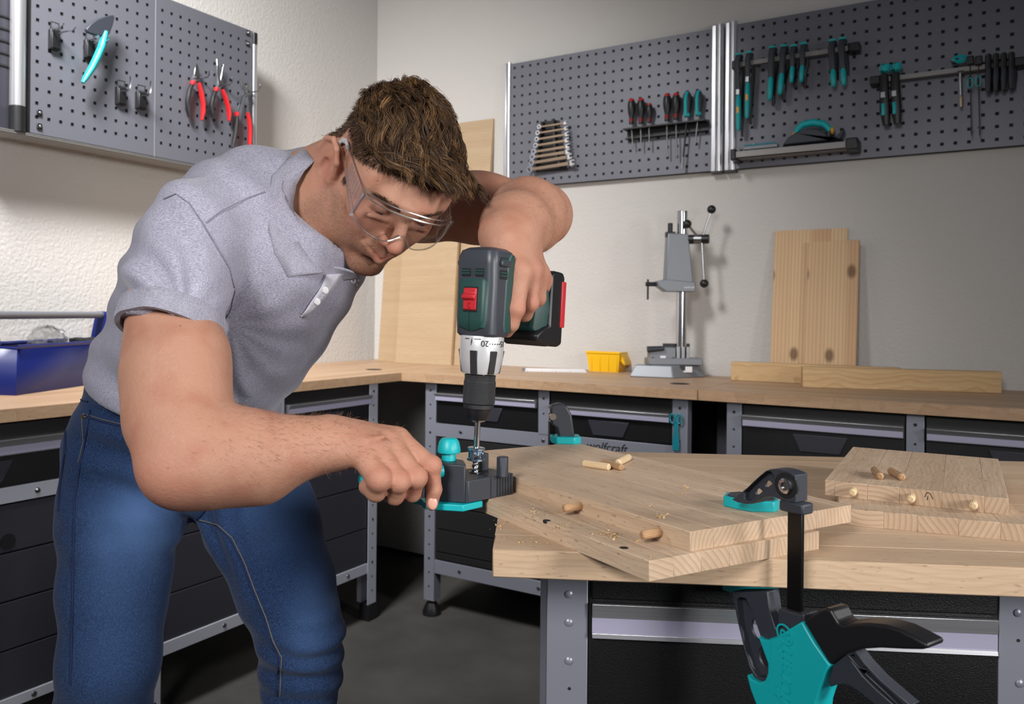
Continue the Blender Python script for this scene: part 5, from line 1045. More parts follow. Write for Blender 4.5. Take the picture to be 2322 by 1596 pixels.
# ================================================================ implicit surface mesher (smooth unions of limbs -> one continuous mesh)
f4 = np.float32
class SDF:
    def __init__(s): s.p = []
    def rc(s, a, b, ra, rb=None, k=.02, sub=False, sq=None):
        rb = ra if rb is None else rb; a = np.array(a, f4); b = np.array(b, f4); ba = b-a; L = float(ba@ba)+1e-12
        def fn(P):
            pa = P-a; h = np.clip((pa@ba)/L, 0, 1); return np.sqrt(((pa-h[..., None]*ba)**2).sum(-1))-(ra+(rb-ra)*h)
        m = max(ra, rb); s.p.append((fn, np.minimum(a, b)-m, np.maximum(a, b)+m, k, sub)); return s
    def chain(s, pts, rs, k=.02):
        for i in range(len(pts)-1): s.rc(pts[i], pts[i+1], rs[i], rs[i+1], k)
        return s
    def ell(s, c, r, R=None, k=.02, sub=False):
        c = np.array(c, f4); r = np.array(r, f4); R = np.eye(3, dtype=f4) if R is None else np.array(R, f4)   # columns = axes
        def fn(P):
            q = (P-c)@R; k0 = np.sqrt(((q/r)**2).sum(-1)); k1 = np.sqrt(((q/(r*r))**2).sum(-1))+1e-9; return k0*(k0-1)/k1
        e = np.sqrt(((R*r)**2).sum(1)); s.p.append((fn, c-e, c+e, k, sub)); return s
    def cut(s, o, n, k=.003):
        """remove everything on the +n side of the plane"""
        o = np.array(o, f4); n = np.array(n, f4); n = n/np.linalg.norm(n)
        s.p.append((lambda P: -((P-o)@n), np.full(3, -9, f4), np.full(3, 9, f4), k, True)); return s
    def cutdisc(s, o, n, c, R, k=.002):
        """remove the +n side of the plane, only within R of the line through c along n"""
        o, c = np.array(o, f4), np.array(c, f4); n = np.array(n, f4); n = n/np.linalg.norm(n)
        def fn(P):
            q = P-c; h = q@n; rad = np.sqrt(np.maximum((q**2).sum(-1)-h*h, 0)); return np.maximum(-((P-o)@n), rad-R)
        s.p.append((fn, np.full(3, -9, f4), np.full(3, 9, f4), k, True)); return s
    def mesh(s, res, blk=32):
        lo = np.min([p[1] for p in s.p if not p[4]], 0)-res*3; hi = np.max([p[2] for p in s.p if not p[4]], 0)+res*3
        nb = np.ceil((hi-lo)/res/blk).astype(int); DIM = nb*blk+2; V = {}; quads = []; ids = []; pos = []
        def gid(i, j, k): return (i.astype(np.int64)*DIM[1]+j)*DIM[2]+k
        for bi in range(nb[0]):
            for bj in range(nb[1]):
                for bk in range(nb[2]):
                    base = np.array((bi, bj, bk))*blk; b0 = lo+(base-1)*res; b1 = lo+(base+blk+1)*res
                    use = [p for p in s.p if p[4] or (np.all(p[1]-p[3]*2-.012 < b1) and np.all(p[2]+p[3]*2+.012 > b0))]
                    if not any((not p[4]) and np.all(p[1]-res*2-.006 < b1) and np.all(p[2]+res*2+.006 > b0) for p in use): continue
                    ax = [lo[a]+(base[a]-1+np.arange(blk+2))*res for a in range(3)]
                    G = np.stack(np.meshgrid(*ax, indexing='ij'), -1).astype(f4); D = np.full(G.shape[:3], 1e3, f4)
                    for fn, pl, ph, k, sub in use:
                        if sub and not (np.all(pl-k*2-.012 < b1) and np.all(ph+k*2+.012 > b0)): continue
                        d = fn(G)
                        if sub: h = np.clip(.5-.5*(D+d)/k, 0, 1); D = D*(1-h)+(-d)*h+k*h*(1-h)
                        else: h = np.clip(.5+.5*(D-d)/k, 0, 1); D = np.where(D > 500, d, D*(1-h)+d*h-k*h*(1-h))
                    S_ = D < 0
                    if S_.all() or not S_.any(): continue
                    n = blk+1; acc = np.zeros((n, n, n, 3), f4); cnt = np.zeros((n, n, n), f4)
                    off = [(0, 0, 0), (0, 0, 1), (0, 1, 0), (0, 1, 1), (1, 0, 0), (1, 0, 1), (1, 1, 0), (1, 1, 1)]
                    sl = lambda o: (slice(o[0], o[0]+n), slice(o[1], o[1]+n), slice(o[2], o[2]+n))
                    for x in range(8):
                        for bit in (1, 2, 4):
                            if x & bit: continue
                            a, b = off[x], off[x | bit]; da, db = D[sl(a)], D[sl(b)]; m = (da < 0) != (db < 0)
                            t = np.where(m, da/np.where(m, da-db, 1), 0)
                            for c in range(3): acc[..., c] += np.where(m, a[c]+t*(b[c]-a[c]), 0)
                            cnt += m
                    I = np.argwhere(cnt > 0); 
                    if not len(I): continue
                    v = acc[tuple(I.T)]/cnt[tuple(I.T)][:, None]; gi = I+base-1
                    pos.append(lo+(gi+v)*res); ids.append(gid(gi[:, 0]+1, gi[:, 1]+1, gi[:, 2]+1))
                    for axs in range(3):      # grid edges whose lower point lies in this block
                        e = [0, 0, 0]; e[axs] = 1; A_ = S_[1:blk+1, 1:blk+1, 1:blk+1]; B_ = S_[1+e[0]:blk+1+e[0], 1+e[1]:blk+1+e[1], 1+e[2]:blk+1+e[2]]
                        E = np.argwhere(A_ != B_)
                        if not len(E): continue
                        fl = A_[tuple(E.T)]; g = E+base+1; u_, w_ = (axs+1) % 3, (axs+2) % 3
                        def cell(du, dw): q_ = g.copy(); q_[:, u_] -= du; q_[:, w_] -= dw; return gid(q_[:, 0], q_[:, 1], q_[:, 2])
                        Q = np.stack([cell(1, 1), cell(0, 1), cell(0, 0), cell(1, 0)], 1); Q[~fl] = Q[~fl][:, ::-1]; quads.append(Q)
        ids = np.concatenate(ids); pos = np.concatenate(pos); u_, ix = np.unique(ids, return_index=True); pos = pos[ix]; Q = np.concatenate(quads)
        J_ = np.searchsorted(u_, Q); J_ = np.clip(J_, 0, len(u_)-1); ok = (u_[J_] == Q).all(1); return pos.astype(np.float64), J_[ok]
def smoothv(V, Q, it=2, lam=.5):
    for _ in range(it):
        s_ = np.zeros_like(V); c = np.zeros(len(V))
        for a, b in ((0, 1), (1, 2), (2, 3), (3, 0)):
            np.add.at(s_, Q[:, a], V[Q[:, b]]); np.add.at(s_, Q[:, b], V[Q[:, a]]); np.add.at(c, Q[:, a], 1); np.add.at(c, Q[:, b], 1)
        V = V+(s_/np.maximum(c, 1)[:, None]-V)*lam
    return V
def vnorm(V, Q):
    n = np.cross(V[Q[:, 2]]-V[Q[:, 0]], V[Q[:, 3]]-V[Q[:, 1]]); N = np.zeros_like(V)
    for a in range(4): np.add.at(N, Q[:, a], n)
    return N/np.maximum(np.linalg.norm(N, axis=1, keepdims=True), 1e-12)
def npmesh(name, V, Q, m, parent, cols=None, label=None):
    me = bpy.data.meshes.new(name); me.vertices.add(len(V)); me.vertices.foreach_set('co', V.astype(f4).ravel())
    k = Q.shape[1]; me.loops.add(Q.size); me.loops.foreach_set('vertex_index', Q.astype(np.int32).ravel()); me.polygons.add(len(Q)); me.polygons.foreach_set('loop_start', (np.arange(len(Q))*k).astype(np.int32))
    me.update(calc_edges=True); me.shade_smooth()
    if cols is not None:
        at = me.color_attributes.new('Col', 'FLOAT_COLOR', 'POINT'); c4 = np.ones((len(V), 4), f4); c4[:, :cols.shape[1]] = cols; at.data.foreach_set('color', c4.ravel())
    o = bpy.data.objects.new(name, me); C.objects.link(o); me.materials.append(MT[m]); 
    if parent is not None: o.parent = parent
    if label: o['label'] = label
    return o
def vnoise(P, sc, seed=0):
    """cheap value noise"""
    p = P*sc+seed*17.3; i = np.floor(p).astype(np.int64); f = p-i; f = f*f*(3-2*f); r = np.zeros(len(P))
    def h(a): 
        n = (a[:, 0]*374761393+a[:, 1]*668265263+a[:, 2]*2147483647+seed*974711) & 0xffffffff; n = ((n ^ (n >> 13))*1274126177) & 0xffffffff; return ((n ^ (n >> 16)) & 0xffff)/65535.
    for x in (0, 1):
        for y in (0, 1):
            for z in (0, 1):
                w_ = (f[:, 0] if x else 1-f[:, 0])*(f[:, 1] if y else 1-f[:, 1])*(f[:, 2] if z else 1-f[:, 2]); r += w_*h(i+np.array((x, y, z)))
    return r
# ================================================================ PERSON (frame: x right of the camera, y away from it, z up, origin on the floor)
PM = basis(RT, VW, (0, 0, 1), Vector((CAM.x, CAM.y, 0))); PI_ = PM.inverted()
def J(px, py, d): return np.array(PI_ @ P(px, py, d))
FOOT = J(255, 1600, 1.21); FOOT[2] = 0
person = T('person', 'man in grey polo shirt, blue jeans and clear safety goggles leaning over with the drill', 'person', PM)
# ---- head frame
hf = np.array([.207288, -.581669, -.78657]); hl_ = np.array([.833395, .526075, -.169404]); hu = np.array([.512332, -.620409, .593809])
HT = np.array([-.0925, 1.0674, 1.2937]); HS = .875
HR = np.stack([hf, hl_, hu], 1)
def H(f, l, u): return HT+HR@np.array([f, l, u])*HS
def hell(sd, c, r, k=.012, sub=False, R=None): sd.ell(H(*c), np.array(r)*HS, HR if R is None else HR@R, k*HS, sub)
def hrc(sd, a, b, ra, rb=None, k=.01, sub=False): sd.rc(H(*a), H(*b), ra*HS, (ra if rb is None else rb)*HS, k*HS, sub)
hd = SDF()
hell(hd, (-.018, 0, .042), (.095, .076, .081), .02)
hell(hd, (.036, 0, .032), (.058, .066, .060), .03)
hell(hd, (.030, 0, -.025), (.064, .056, .070), .03)
for s in (-1, 1):
    hrc(hd, (-.004, s*.060, -.010), (.014, s*.058, -.052), .014, .015, .025)
    hrc(hd, (.014, s*.058, -.052), (.082, s*.014, -.090), .015, .014, .025)
    hell(hd, (.066, s*.044, -.004), (.022, .020, .020), .02)
    hell(hd, (.074, s*.036, -.020), (.014, .014, .014), .014); hell(hd, (.060, s*.034, -.045), (.024, .018, .026), .02)
    hell(hd, (.045, s*.058, .045), (.03, .012, .03), .02)
hell(hd, (.086, 0, -.086), (.016, .020, .016), .014)
hell(hd, (.084, 0, -.044), (.024, .029, .026), .016)
hrc(hd, (.088, -.028, .044), (.096, 0, .040), .012, .010, .014); hrc(hd, (.088, .028, .044), (.096, 0, .040), .012, .010, .014)
for s in (-1, 1): hell(hd, (.101, s*.034, .024), (.014, .019, .0135), .012, True)
# nose
hrc(hd, (.094, 0, .032), (.121, 0, -.008), .0070, .0105, .010); hell(hd, (.121, 0, -.011), (.0095, .0095, .0085), .006)
for s in (-1, 1):
    hell(hd, (.108, s*.0130, -.014), (.010, .0065, .0075), .006); hell(hd, (.111, s*.0070, -.0235), (.0045, .0028, .0022), .002, True)
# eyes: lids with a slit
for s in (-1, 1):
    hell(hd, (.0795, s*.033, .024), (.0150, .0155, .0135), .004); hrc(hd, (.0925, s*.033-.012, .0165), (.0925, s*.033+.012, .0165), .0022, .0022, .002, True)
    hrc(hd, (.092, s*.033-.013, .0105), (.092, s*.033+.013, .0105), .0035, .0035, .006)
# mouth: lips with a parting line, corners drawn up
for s in (-1, 1):
    hrc(hd, (.1075, 0, -.0415), (.0955, s*.0265, -.0375), .0050, .0022, .005); hrc(hd, (.1065, 0, -.0535), (.0955, s*.0255, -.0405), .0062, .0024, .005)
    hrc(hd, (.1125, 0, -.0470), (.0980, s*.0290, -.0370), .0018, .0014, .002, True)
    hell(hd, (.093, s*.0315, -.036), (.0025, .002, .004), .004, True)
hell(hd, (.099, 0, -.066), (.008, .016, .004), .008, True)
# ears
for s in (-1, 1):
    e0 = lambda f, l, u: (f*1.32+.001, s*(.0785+l*1.2), u*1.36-.009)
    hl2 = [e0(.010, .002, .004), e0(.010, .008, .020), e0(.002, .013, .031), e0(-.010, .016, .033), e0(-.021, .018, .024), e0(-.024, .018, .008), e0(-.019, .015, -.008), e0(-.010, .010, -.020), e0(-.001, .007, -.028)]
    for a, b in zip(hl2, hl2[1:]): hrc(hd, a, b, .0042, .0042, .003)
    hell(hd, e0(-.006, .005, .002), (.022, .007, .036), .004, R=np.array(Matrix.Rotation(-s*.42, 3, 'Z'))); hell(hd, e0(-.008, .009, .012), (.0200, .0065, .027), .004, R=np.array(Matrix.Rotation(-s*.45, 3, 'Z')))
    hell(hd, e0(-.001, .002, -.026), (.007, .005, .009), .004)
    hrc(hd, e0(-.004, .011, .016), e0(-.014, .014, -.004), .0028, .003, .003); hell(hd, e0(-.004, .013, .0), (.0095, .0100, .0155), .003, True); hrc(hd, e0(.009, .004, -.004), e0(.007, .005, .006), .004, .003, .003)
NB = J(655, 470, 1.13)
nk0 = H(-.040, 0, -.005); 
hd.rc(nk0, NB, .060, .064, .02); hd.rc(H(.0, 0, -.035), NB+np.array([.02, -.02, -.015]), .050, .058, .022)
hd.rc(H(-.012, -.058, -.02), J(712, 535, 1.06), .013, .012, .03)
hV, hQ = hd.mesh(.0021*HS); hV = smoothv(hV, hQ, 1, .3)
# ---- arms
SR = J(440, 515, .985); ELR = J(405, 1048, .845); WRR = J(742, 1006, .895)
arm = SDF()
arm.chain([SR, J(398, 700, .945), J(397, 850, .905), J(400, 960, .875), ELR], [.046, .0465, .048, .044, .035], .03)
arm.rc(J(445, 800, .90), J(455, 930, .87), .030, .026, .03); arm.rc(J(360, 800, .93), J(362, 950, .89), .030, .026, .03)
arm.ell(J(397, 1080, .85), (.025, .027, .022), None, .02)
arm.chain([ELR, J(470, 1040, .852), J(580, 1034, .872), J(670, 1018, .885), WRR], [.038, .0435, .0405, .031, .0245], .02)
arm.rc(J(430, 990, .85), J(560, 1000, .87), .026, .024, .03); arm.rc(J(420, 1090, .86), J(600, 1090, .88), .020, .018, .03)
# near hand
fing = [([(905, 998, .918), (978, 1056, .902), (984, 1110, .904), (979, 1144, .906)], [.0125, .0098, .0086, .0066]),
        ([(880, 1004, .903), (943, 1083, .884), (934, 1118, .896), (905, 1116, .912)], [.0135, .0108, .0095, .008]),
        ([(850, 1014, .888), (903, 1092, .872), (895, 1124, .886), (868, 1116, .902)], [.0135, .0110, .0098, .008]),
        ([(818, 1028, .876), (858, 1086, .862), (852, 1114, .874), (832, 1104, .892)], [.0130, .0122, .0108, .009])]
wb = [(760, 985, .905), (758, 995, .897), (756, 1008, .889), (756, 1022, .882)]
for (pp, rr_), w0 in zip(fing, wb):
    pj = [J(*p) for p in pp]; arm.rc(J(*w0), pj[0], .0145, rr_[0], .016)
    arm.rc(pj[0], pj[1], rr_[0], rr_[1], .0045); arm.rc(pj[1], pj[2], rr_[1]*.97, rr_[2], .003); arm.rc(pj[2], pj[3], rr_[2], rr_[3], .003)
    arm.ell(pj[1]+np.array([.001, -.001, .001]), [rr_[1]*1.08]*3, None, .004)
for (pp, rr_), w0 in zip(fing, wb):
    a_ = J(*w0)+np.array([.004, -.007, .0125]); b_ = J(*pp[0])+np.array([.001, -.004, .0075]); arm.rc(a_, b_, .0042, .0052, .007)
arm.rc(J(770, 992, .885), J(835, 1000, .872), .0030, .0026, .005); arm.rc(J(835, 1000, .872), J(870, 990, .878), .0026, .002, .005)
arm.chain([J(790, 1000, .915), J(860, 1022, .94), J(915, 1060, .945), J(945, 1092, .935)], [.016, .013, .0115, .009], .006)
arm.rc(WRR, J(800, 1008, .895), .0240, .018, .02)
aV, aQ = arm.mesh(.0021)
# far arm and hand
far = SDF(); SLf = J(868, 455, 1.24); EL = J(1218, 480, 1.20); WL_ = J(1152, 548, .992)
far.chain([SLf, J(960, 462, 1.235), J(1090, 472, 1.22), EL], [.056, .051, .047, .038], .03)
far.ell(J(1238, 492, 1.19), (.030, .034, .032), None, .03)
far.chain([J(1222, 488, 1.18), J(1196, 490, 1.11), J(1168, 515, 1.04), WL_], [.036, .0455, .038, .0275], .03)
far.rc(J(1130, 530, .995), J(1175, 535, 1.0), .022, .022, .02)
ff = [([(1180, 618, .955), (1170, 700, .948), (1160, 735, .952), (1150, 752, .965)], [.0125, .0098, .0085, .0072]),
      ([(1205, 612, .972), (1202, 686, .972), (1190, 712, .985), (1172, 716, 1.0)], [.0125, .0098, .0090, .008]),
      ([(1222, 622, .992), (1219, 676, .994), (1208, 694, 1.008), (1190, 696, 1.02)], [.0120, .0092, .0085, .0075]),
      ([(1231, 636, 1.012), (1232, 668, 1.016), (1222, 680, 1.028), (1205, 682, 1.036)], [.0110, .0085, .008, .007])]
for (pp, rr_), w0 in zip(ff, [(1140, 560, .975), (1156, 558, .985), (1170, 558, .995), (1184, 560, 1.005)]):
    pj = [J(*p) for p in pp]; far.rc(J(*w0), pj[0], .0160, rr_[0], .016)
    far.rc(pj[0], pj[1], rr_[0], rr_[1], .006); far.rc(pj[1], pj[2], rr_[1], rr_[2], .003); far.rc(pj[2], pj[3], rr_[2], rr_[3], .003); far.ell(pj[1], [rr_[1]*1.07]*3, None, .003)
far.chain([J(1140, 575, 1.0), J(1128, 600, 1.03), J(1118, 650, 1.045), J(1122, 690, 1.04)], [.016, .013, .011, .009], .008)
bV, bQ = far.mesh(.0021)
# hidden trunk of the body, so that the figure is whole under its clothes
tr_ = SDF(); CH = J(600, 560, 1.14); PV = J(395, 985, 1.32)
tr_.rc(CH, PV, .10, .10, .03); tr_.rc(SR, CH, .045, .06, .04); tr_.rc(SLf, CH, .045, .06, .04); tr_.rc(NB, CH, .05, .07, .03)
tV, tQ = tr_.mesh(.010)
def skincol(V, seg):
    base = np.array(lin((184, 137, 114))[:3]); c = np.tile(base, (len(V), 1)); n = vnoise(V, 38, 1)*.6+vnoise(V, 90, 2)*.4; red = np.array(lin((166, 100, 80))[:3])
    a = np.clip((n-.45)*1.1, 0, .4)[:, None]; c = c*(1-a)+red*a; return c
def blend(c, m, col): col = np.array(lin(col)[:3]); return c*(1-m[:, None])+col*m[:, None]
def sph(q, c, r): return np.exp(-(((q-np.array(c))/np.array(r))**2).sum(1))
hc_ = skincol(hV, 0); hq = ((hV-HT)@HR)/HS
for s in (-1, 1):
    hc_ = blend(hc_, sph(hq, (-.012, s*.085, .006), (.03, .02, .04))*.4, (182, 104, 86)); hc_ = blend(hc_, sph(hq, (.072, s*.046, -.008), (.02, .02, .02))*.3, (200, 110, 96))
    hc_ = blend(hc_, sph(hq, (.094, s*.033, .018), (.012, .018, .010))*.35, (140, 92, 84))
hc_ = blend(hc_, sph(hq, (.122, 0, -.012), (.016, .02, .014))*.4, (190, 112, 92))
lip = np.clip(sph(hq, (.106, 0, -.047), (.014, .024, .0105))*1.6-.45, 0, 1)*(hq[:, 0] > .090); 
f_, l_, u_ = hq.T
jawd = np.clip((-.012-u_)/.012, 0, 1)*np.clip((f_-.010)/.02, 0, 1)*np.clip((u_+.115)/.01, 0, 1)
cheek = np.clip(1-((u_+.020)/.022)**2, 0, 1)*np.clip((f_-.05)/.02, 0, 1)*np.clip((np.abs(l_)-.022)/.012, 0, 1)
st = jawd*(1-cheek*.75)*(.55+.45*vnoise(hV, 900, 5)); st = np.maximum(st, np.clip((.030-np.abs(l_))/.008, 0, 1)*np.clip((f_-.08)/.01, 0, 1)*((u_ < -.026) & (u_ > -.040))*.8)
hc_ = blend(hc_, np.clip(st, 0, 1)*.50*(1-lip), (120, 84, 62)); chin_ = sph(hq, (.09, 0, -.078), (.03, .028, .018)); hc_ = blend(hc_, np.clip(chin_*.85*(.6+.4*vnoise(hV, 1100, 9)), 0, 1), (96, 62, 44))
hc_ = blend(hc_, lip*.42, (168, 92, 80))
hairm = np.clip((u_-.037-np.clip(f_, 0, .1)*.50)/.010, 0, 1); hairm = hairm*np.where((np.abs(l_) > .0695) & (f_ < .03) & (f_ > -.04) & (u_ < .047), 0, 1); hairm = np.maximum(hairm, np.clip((u_-.0+.0)/.01, 0, 1)*np.clip((.030-f_)/.006, 0, 1)*np.clip((f_-.002)/.005, 0, 1)*(np.abs(l_) > .052)*(np.abs(l_) < .071)*.9); hairm = np.maximum(hairm, np.clip((-.012-f_)/.012, 0, 1)*np.clip((u_+.035)/.012, 0, 1)*(np.abs(l_) < .0745)); hc_ = blend(hc_, hairm*.8, (72, 50, 36))
ac = skincol(aV, 1); bc = skincol(bV, 2)
def red_at(V, c, pts, r=.014, a=.5, col=(198, 112, 96)):
    for p in pts: c = blend(c, np.exp(-(((V-J(*p))/r)**2).sum(1))*a, col)
    return c
ac = red_at(aV, ac, [p[1] for p, _ in [(f[0], 0) for f in fing]]+[(979, 1146, .905), (905, 998, .918)], .012, .4); ac = red_at(aV, ac, [(370, 1100, .84)], .04, .4)
bc = red_at(bV, bc, [f[0][1] for f in ff]+[f[0][0] for f in ff], .012, .35)
allV = [hV, aV, bV, tV]; allQ = [hQ, aQ, bQ, tQ]; off_ = np.cumsum([0]+[len(v) for v in allV])
body = npmesh('body', np.concatenate(allV), np.concatenate([q_+o_ for q_, o_ in zip(allQ, off_)]), 'skin', person, np.concatenate([hc_, ac, bc, skincol(tV, 0)]))
# ---------------------------------------------------------------- clothes
from mathutils.bvhtree import BVHTree
def bvh_of(V, Q): return BVHTree.FromPolygons([tuple(v) for v in V], [tuple(q_) for q_ in Q])
LC = PI_ @ CAM
def castp(bv, px, py, off=.0):
    d = (PI_.to_3x3() @ ray(px, py)).normalized(); r = bv.ray_cast(LC, d)
    return None if r[0] is None else r[0]+r[1]*off if r[1].dot(d) < 0 else r[0]-r[1]*off
def gauss(V, c, r): return np.exp(-(((V-c)/r)**2).sum(1))
sh_ = SDF()
sh_.chain([J(600, 575, 1.13), J(515, 690, 1.19), J(430, 850, 1.27), J(398, 985, 1.31)], [.132, .142, .134, .140], .04)
Rv = np.array([-.6, -.8, 0]); Sv = J(600, 560, 1.13)-J(395, 985, 1.32); Sv /= np.linalg.norm(Sv); Nv = np.cross(Sv, Rv); Nv /= np.linalg.norm(Nv); TRm = np.stack([Rv, Sv, Nv], 1)
sh_.ell(J(570, 575, 1.13), (.158, .125, .105), TRm, .05)
sh_.rc(J(448, 520, .99), J(590, 490, 1.10), .054, .070, .04); sh_.rc(J(590, 468, 1.12), J(740, 432, 1.20), .056, .052, .04); sh_.rc(J(860, 462, 1.24), J(740, 450, 1.18), .058, .06, .04)
sh_.chain([J(444, 515, .985), J(408, 640, .952), J(391, 752, .925), J(388, 800, .915)], [.0560, .0555, .0510, .0505], .018)
npts = [J(742, 352, 1.165), J(734, 616, .985), J(664, 458, 1.03)]
nN = np.cross(npts[1]-npts[0], npts[2]-npts[0]); nN /= np.linalg.norm(nN); nN = nN if nN@(HT-npts[0]) > 0 else -nN
sh_.cutdisc(npts[2]-nN*.004, nN, J(750, 470, 1.08), .074)
sh_.rc(J(700, 500, 1.10), H(0, 0, .0), .060, .066, .01, True)
aN = J(385, 830, .91)-J(398, 700, .945); aN /= np.linalg.norm(aN); aN2 = aN-np.array([.22, 0, 0]); aN2 /= np.linalg.norm(aN2); a0_ = J(390, 752, .925)
sh_.cutdisc(a0_, aN2, a0_, .075)
h3 = [J(180, 868, 1.22), J(300, 934, 1.17), J(610, 965, 1.33)]; hN = np.cross(h3[1]-h3[0], h3[2]-h3[0]); hN /= np.linalg.norm(hN); hN = hN if hN[2] < 0 else -hN
sh_.cut(h3[0], hN, .002)
sV, sQ = sh_.mesh(.0042); sV = smoothv(sV, sQ, 1, .4)
N_ = vnorm(sV, sQ)
# folds: fans from the armpit, drapes over the back and belly
ap_ = J(492, 742, .98); q_ = sV-ap_; px_ = q_[:, 0]; pz_ = q_[:, 2]; an = np.arctan2(pz_, px_); rd = np.sqrt(px_**2+pz_**2)
disp = .0052*np.sin(an*13+2.5*np.sin(rd*28))*np.exp(-((rd-.07)/.065)**2)*((sV[:, 1] < 1.12))*np.clip(.5-px_/.03, 0.15, 1)
disp += .0040*np.sin(q_@np.array([60, 20, 95])+3*vnoise(sV, 9, 3))*np.exp(-((rd-.2)/.12)**2)*.6
wv_ = (sV-J(500, 700, 1.1)); disp += .0042*(vnoise(sV*np.array([1, 1, 1.6]), 9, 7)-.5)+.0020*np.sin((wv_@Sv)*62+4*vnoise(sV, 6, 8))*np.clip(((J(500, 760, 1.1)-sV)@Sv)*9, 0, 1)
# shallow valley where sleeve meets chest
sV = sV+N_*disp[:, None]
sQ2 = sQ
shirt = npmesh('polo_shirt', sV, sQ2, 'heather', person)
bmx = bmesh.new(); bmx.from_mesh(shirt.data); bmesh.ops.delete(bmx, geom=[v for v in bmx.verts if not v.link_faces], context='VERTS'); bmx.to_mesh(shirt.data); bmx.free()
sB = bvh_of(sV, sQ2)
nB = bvh_of(np.concatenate([sV, hV]), np.concatenate([sQ2, hQ+len(sV)]))
# cuff: ribbed band round the sleeve end
cf = MB(); xa_ = Vector(np.cross(aN2, [0, 1, 0])).normalized(); ya_ = Vector(aN2).cross(xa_)
qv = sV-a0_; hh = qv@aN2; near_ = (np.abs(hh+.010) < .009) & (np.linalg.norm(qv, axis=1) < .085); qa = np.arctan2(qv[near_]@np.array(ya_), qv[near_]@np.array(xa_)); qr = np.sqrt((qv[near_]@np.array(ya_))**2+(qv[near_]@np.array(xa_))**2)
ra_ = []
for i in range(180):
    a_ = 2*math.pi*i/180; dd = np.abs((qa-a_+math.pi) % (2*math.pi)-math.pi); ra_.append(qr[dd < .14].max() if (dd < .14).any() else .052)
ra_ = np.array(ra_); ra_ = np.minimum(ra_, np.median(ra_)*1.25); ra_ = sum(np.roll(ra_, k) for k in range(-5, 6))/11
rr = []
for h, dr_r in ((-.022, -.0005), (-.020, .0014), (-.001, .0010), (.0035, -.0002), (.0032, -.0055), (-.010, -.0060)):
    rr.append([Vector(a0_)+Vector(aN2)*h+(xa_*math.cos(i*math.pi/90)+ya_*math.sin(i*math.pi/90))*(ra_[i]+dr_r+(.0005*(i % 2) if dr_r > 0 else 0)) for i in range(180)])
cf.rings(rr, cap=False).build('sleeve_cuff', 'heather_rib', shirt, ang=60)
def seam(name, pts, r, m, par, bv, off=.0012, n=6):
    out = []
    for i in range(len(pts)-1):
        for k in range(5): 
            t = k/5; p = castp(bv, pts[i][0]*(1-t)+pts[i+1][0]*t, pts[i][1]*(1-t)+pts[i+1][1]*t, off)
            if p is not None and (not out or (p-out[-1]).length < .06): out.append(p)
    if len(out) > 2: return MB().tube(out, r, n).build(name, m, par)
seam('seam', [(372, 452), (400, 440), (430, 462), (455, 500), (490, 560), (520, 610), (532, 660), (525, 700), (505, 735)], .0006, 'heather_dark', shirt, sB)
seam('seam', [(466, 506), (500, 480), (560, 450), (610, 432)], .0005, 'heather_dark', shirt, sB)
# collar: folded band lofted round the neck
def strip(name, A, B, m, par, bv, offA, offB, fixA=None, mid=1, th=.002, sub=1):
    rows = []
    for i in range(len(A)):
        a = castp(bv, *A[i], offA) if fixA is None else Vector(J(*A[i])); b = castp(bv, *B[i], offB) if len(B[i]) == 2 else Vector(J(*B[i]))
        if a is None: a = Vector(J(A[i][0], A[i][1], 1.1))
        if b is None: b = Vector(J(B[i][0], B[i][1], 1.1))
        rows.append([a, a.lerp(b, .33), a.lerp(b, .66), b])
    mb = MB(); vs = [p for r in rows for p in r]; fs = [(i*4+j, i*4+j+1, (i+1)*4+j+1, (i+1)*4+j) for i in range(len(rows)-1) for j in range(3)]
    o = mb.add(vs, fs).build(name, m, par, ang=80, sub=sub); s_ = o.modifiers.new('s', 'SOLIDIFY'); s_.thickness = th; s_.offset = 0; return o
inn = [(712, 366, 1.13), (690, 388, 1.09), (672, 420, 1.055), (664, 458, 1.03), (666, 510, 1.005), (680, 555, .990), (705, 592, .985), (734, 616, .985)]
out_ = [(690, 336, 1.14), (648, 366, 1.09), (618, 400, 1.05), (608, 450, 1.015), (611, 520, .985), (624, 574, .972), (652, 628, .968), (733, 618, .982)]
def deepen(L, off):
    r = []
    for (x, y, d) in L:
        p = castp(nB, x, y, off); r.append((x, y, d) if p is None else (x, y, (PM @ p-CAM).dot(VW)))
    for _ in range(2): r = [(r[i][0], r[i][1], (r[max(i-1, 0)][2]+2*r[i][2]+r[min(i+1, len(r)-1)][2])/4) for i in range(len(r))]
    return r
inn = deepen(inn, .007); out_ = deepen(out_, .008)
strip('collar', inn, out_, 'heather_rib', shirt, sB, 0, 0, fixA=True, sub=0)
strip('collar', deepen([(745, 602, 1), (775, 606, 1.01), (806, 618, 1.03)], .004), deepen([(750, 636, .992), (780, 636, 1.0), (812, 630, 1.025)], .006), 'heather_rib', shirt, sB, 0, 0, fixA=True)
pl = strip('placket', [(738, 622), (725, 650), (708, 675), (692, 700), (680, 716)], [(775, 618), (758, 645), (738, 668), (716, 692), (690, 718)], 'heather_light', shirt, sB, .002, .003, sub=0)
seam('placket_edge', [(736, 624), (722, 652), (700, 682), (678, 716)], .0016, 'heather_dark', shirt, sB, .001)
for bp in ((733, 655), (716, 678)):
    p = castp(sB, *bp, .005); 
    if p is not None: MB().lathe([(.0045, 0), (.0045, .001), (.003, .0014), (0, .001)], 14, p, (-.3, -.8, -.3)).build('button', 'white_plastic', shirt)
em = MB()
for k in range(9):
    p = castp(sB, 800+5*math.cos(k*.9)*(k*.22+.5), 634+6*math.sin(k*.9)*(k*.22+.5), .0015)
    if p is not None: em.sph(p, .0016, 6, 4)
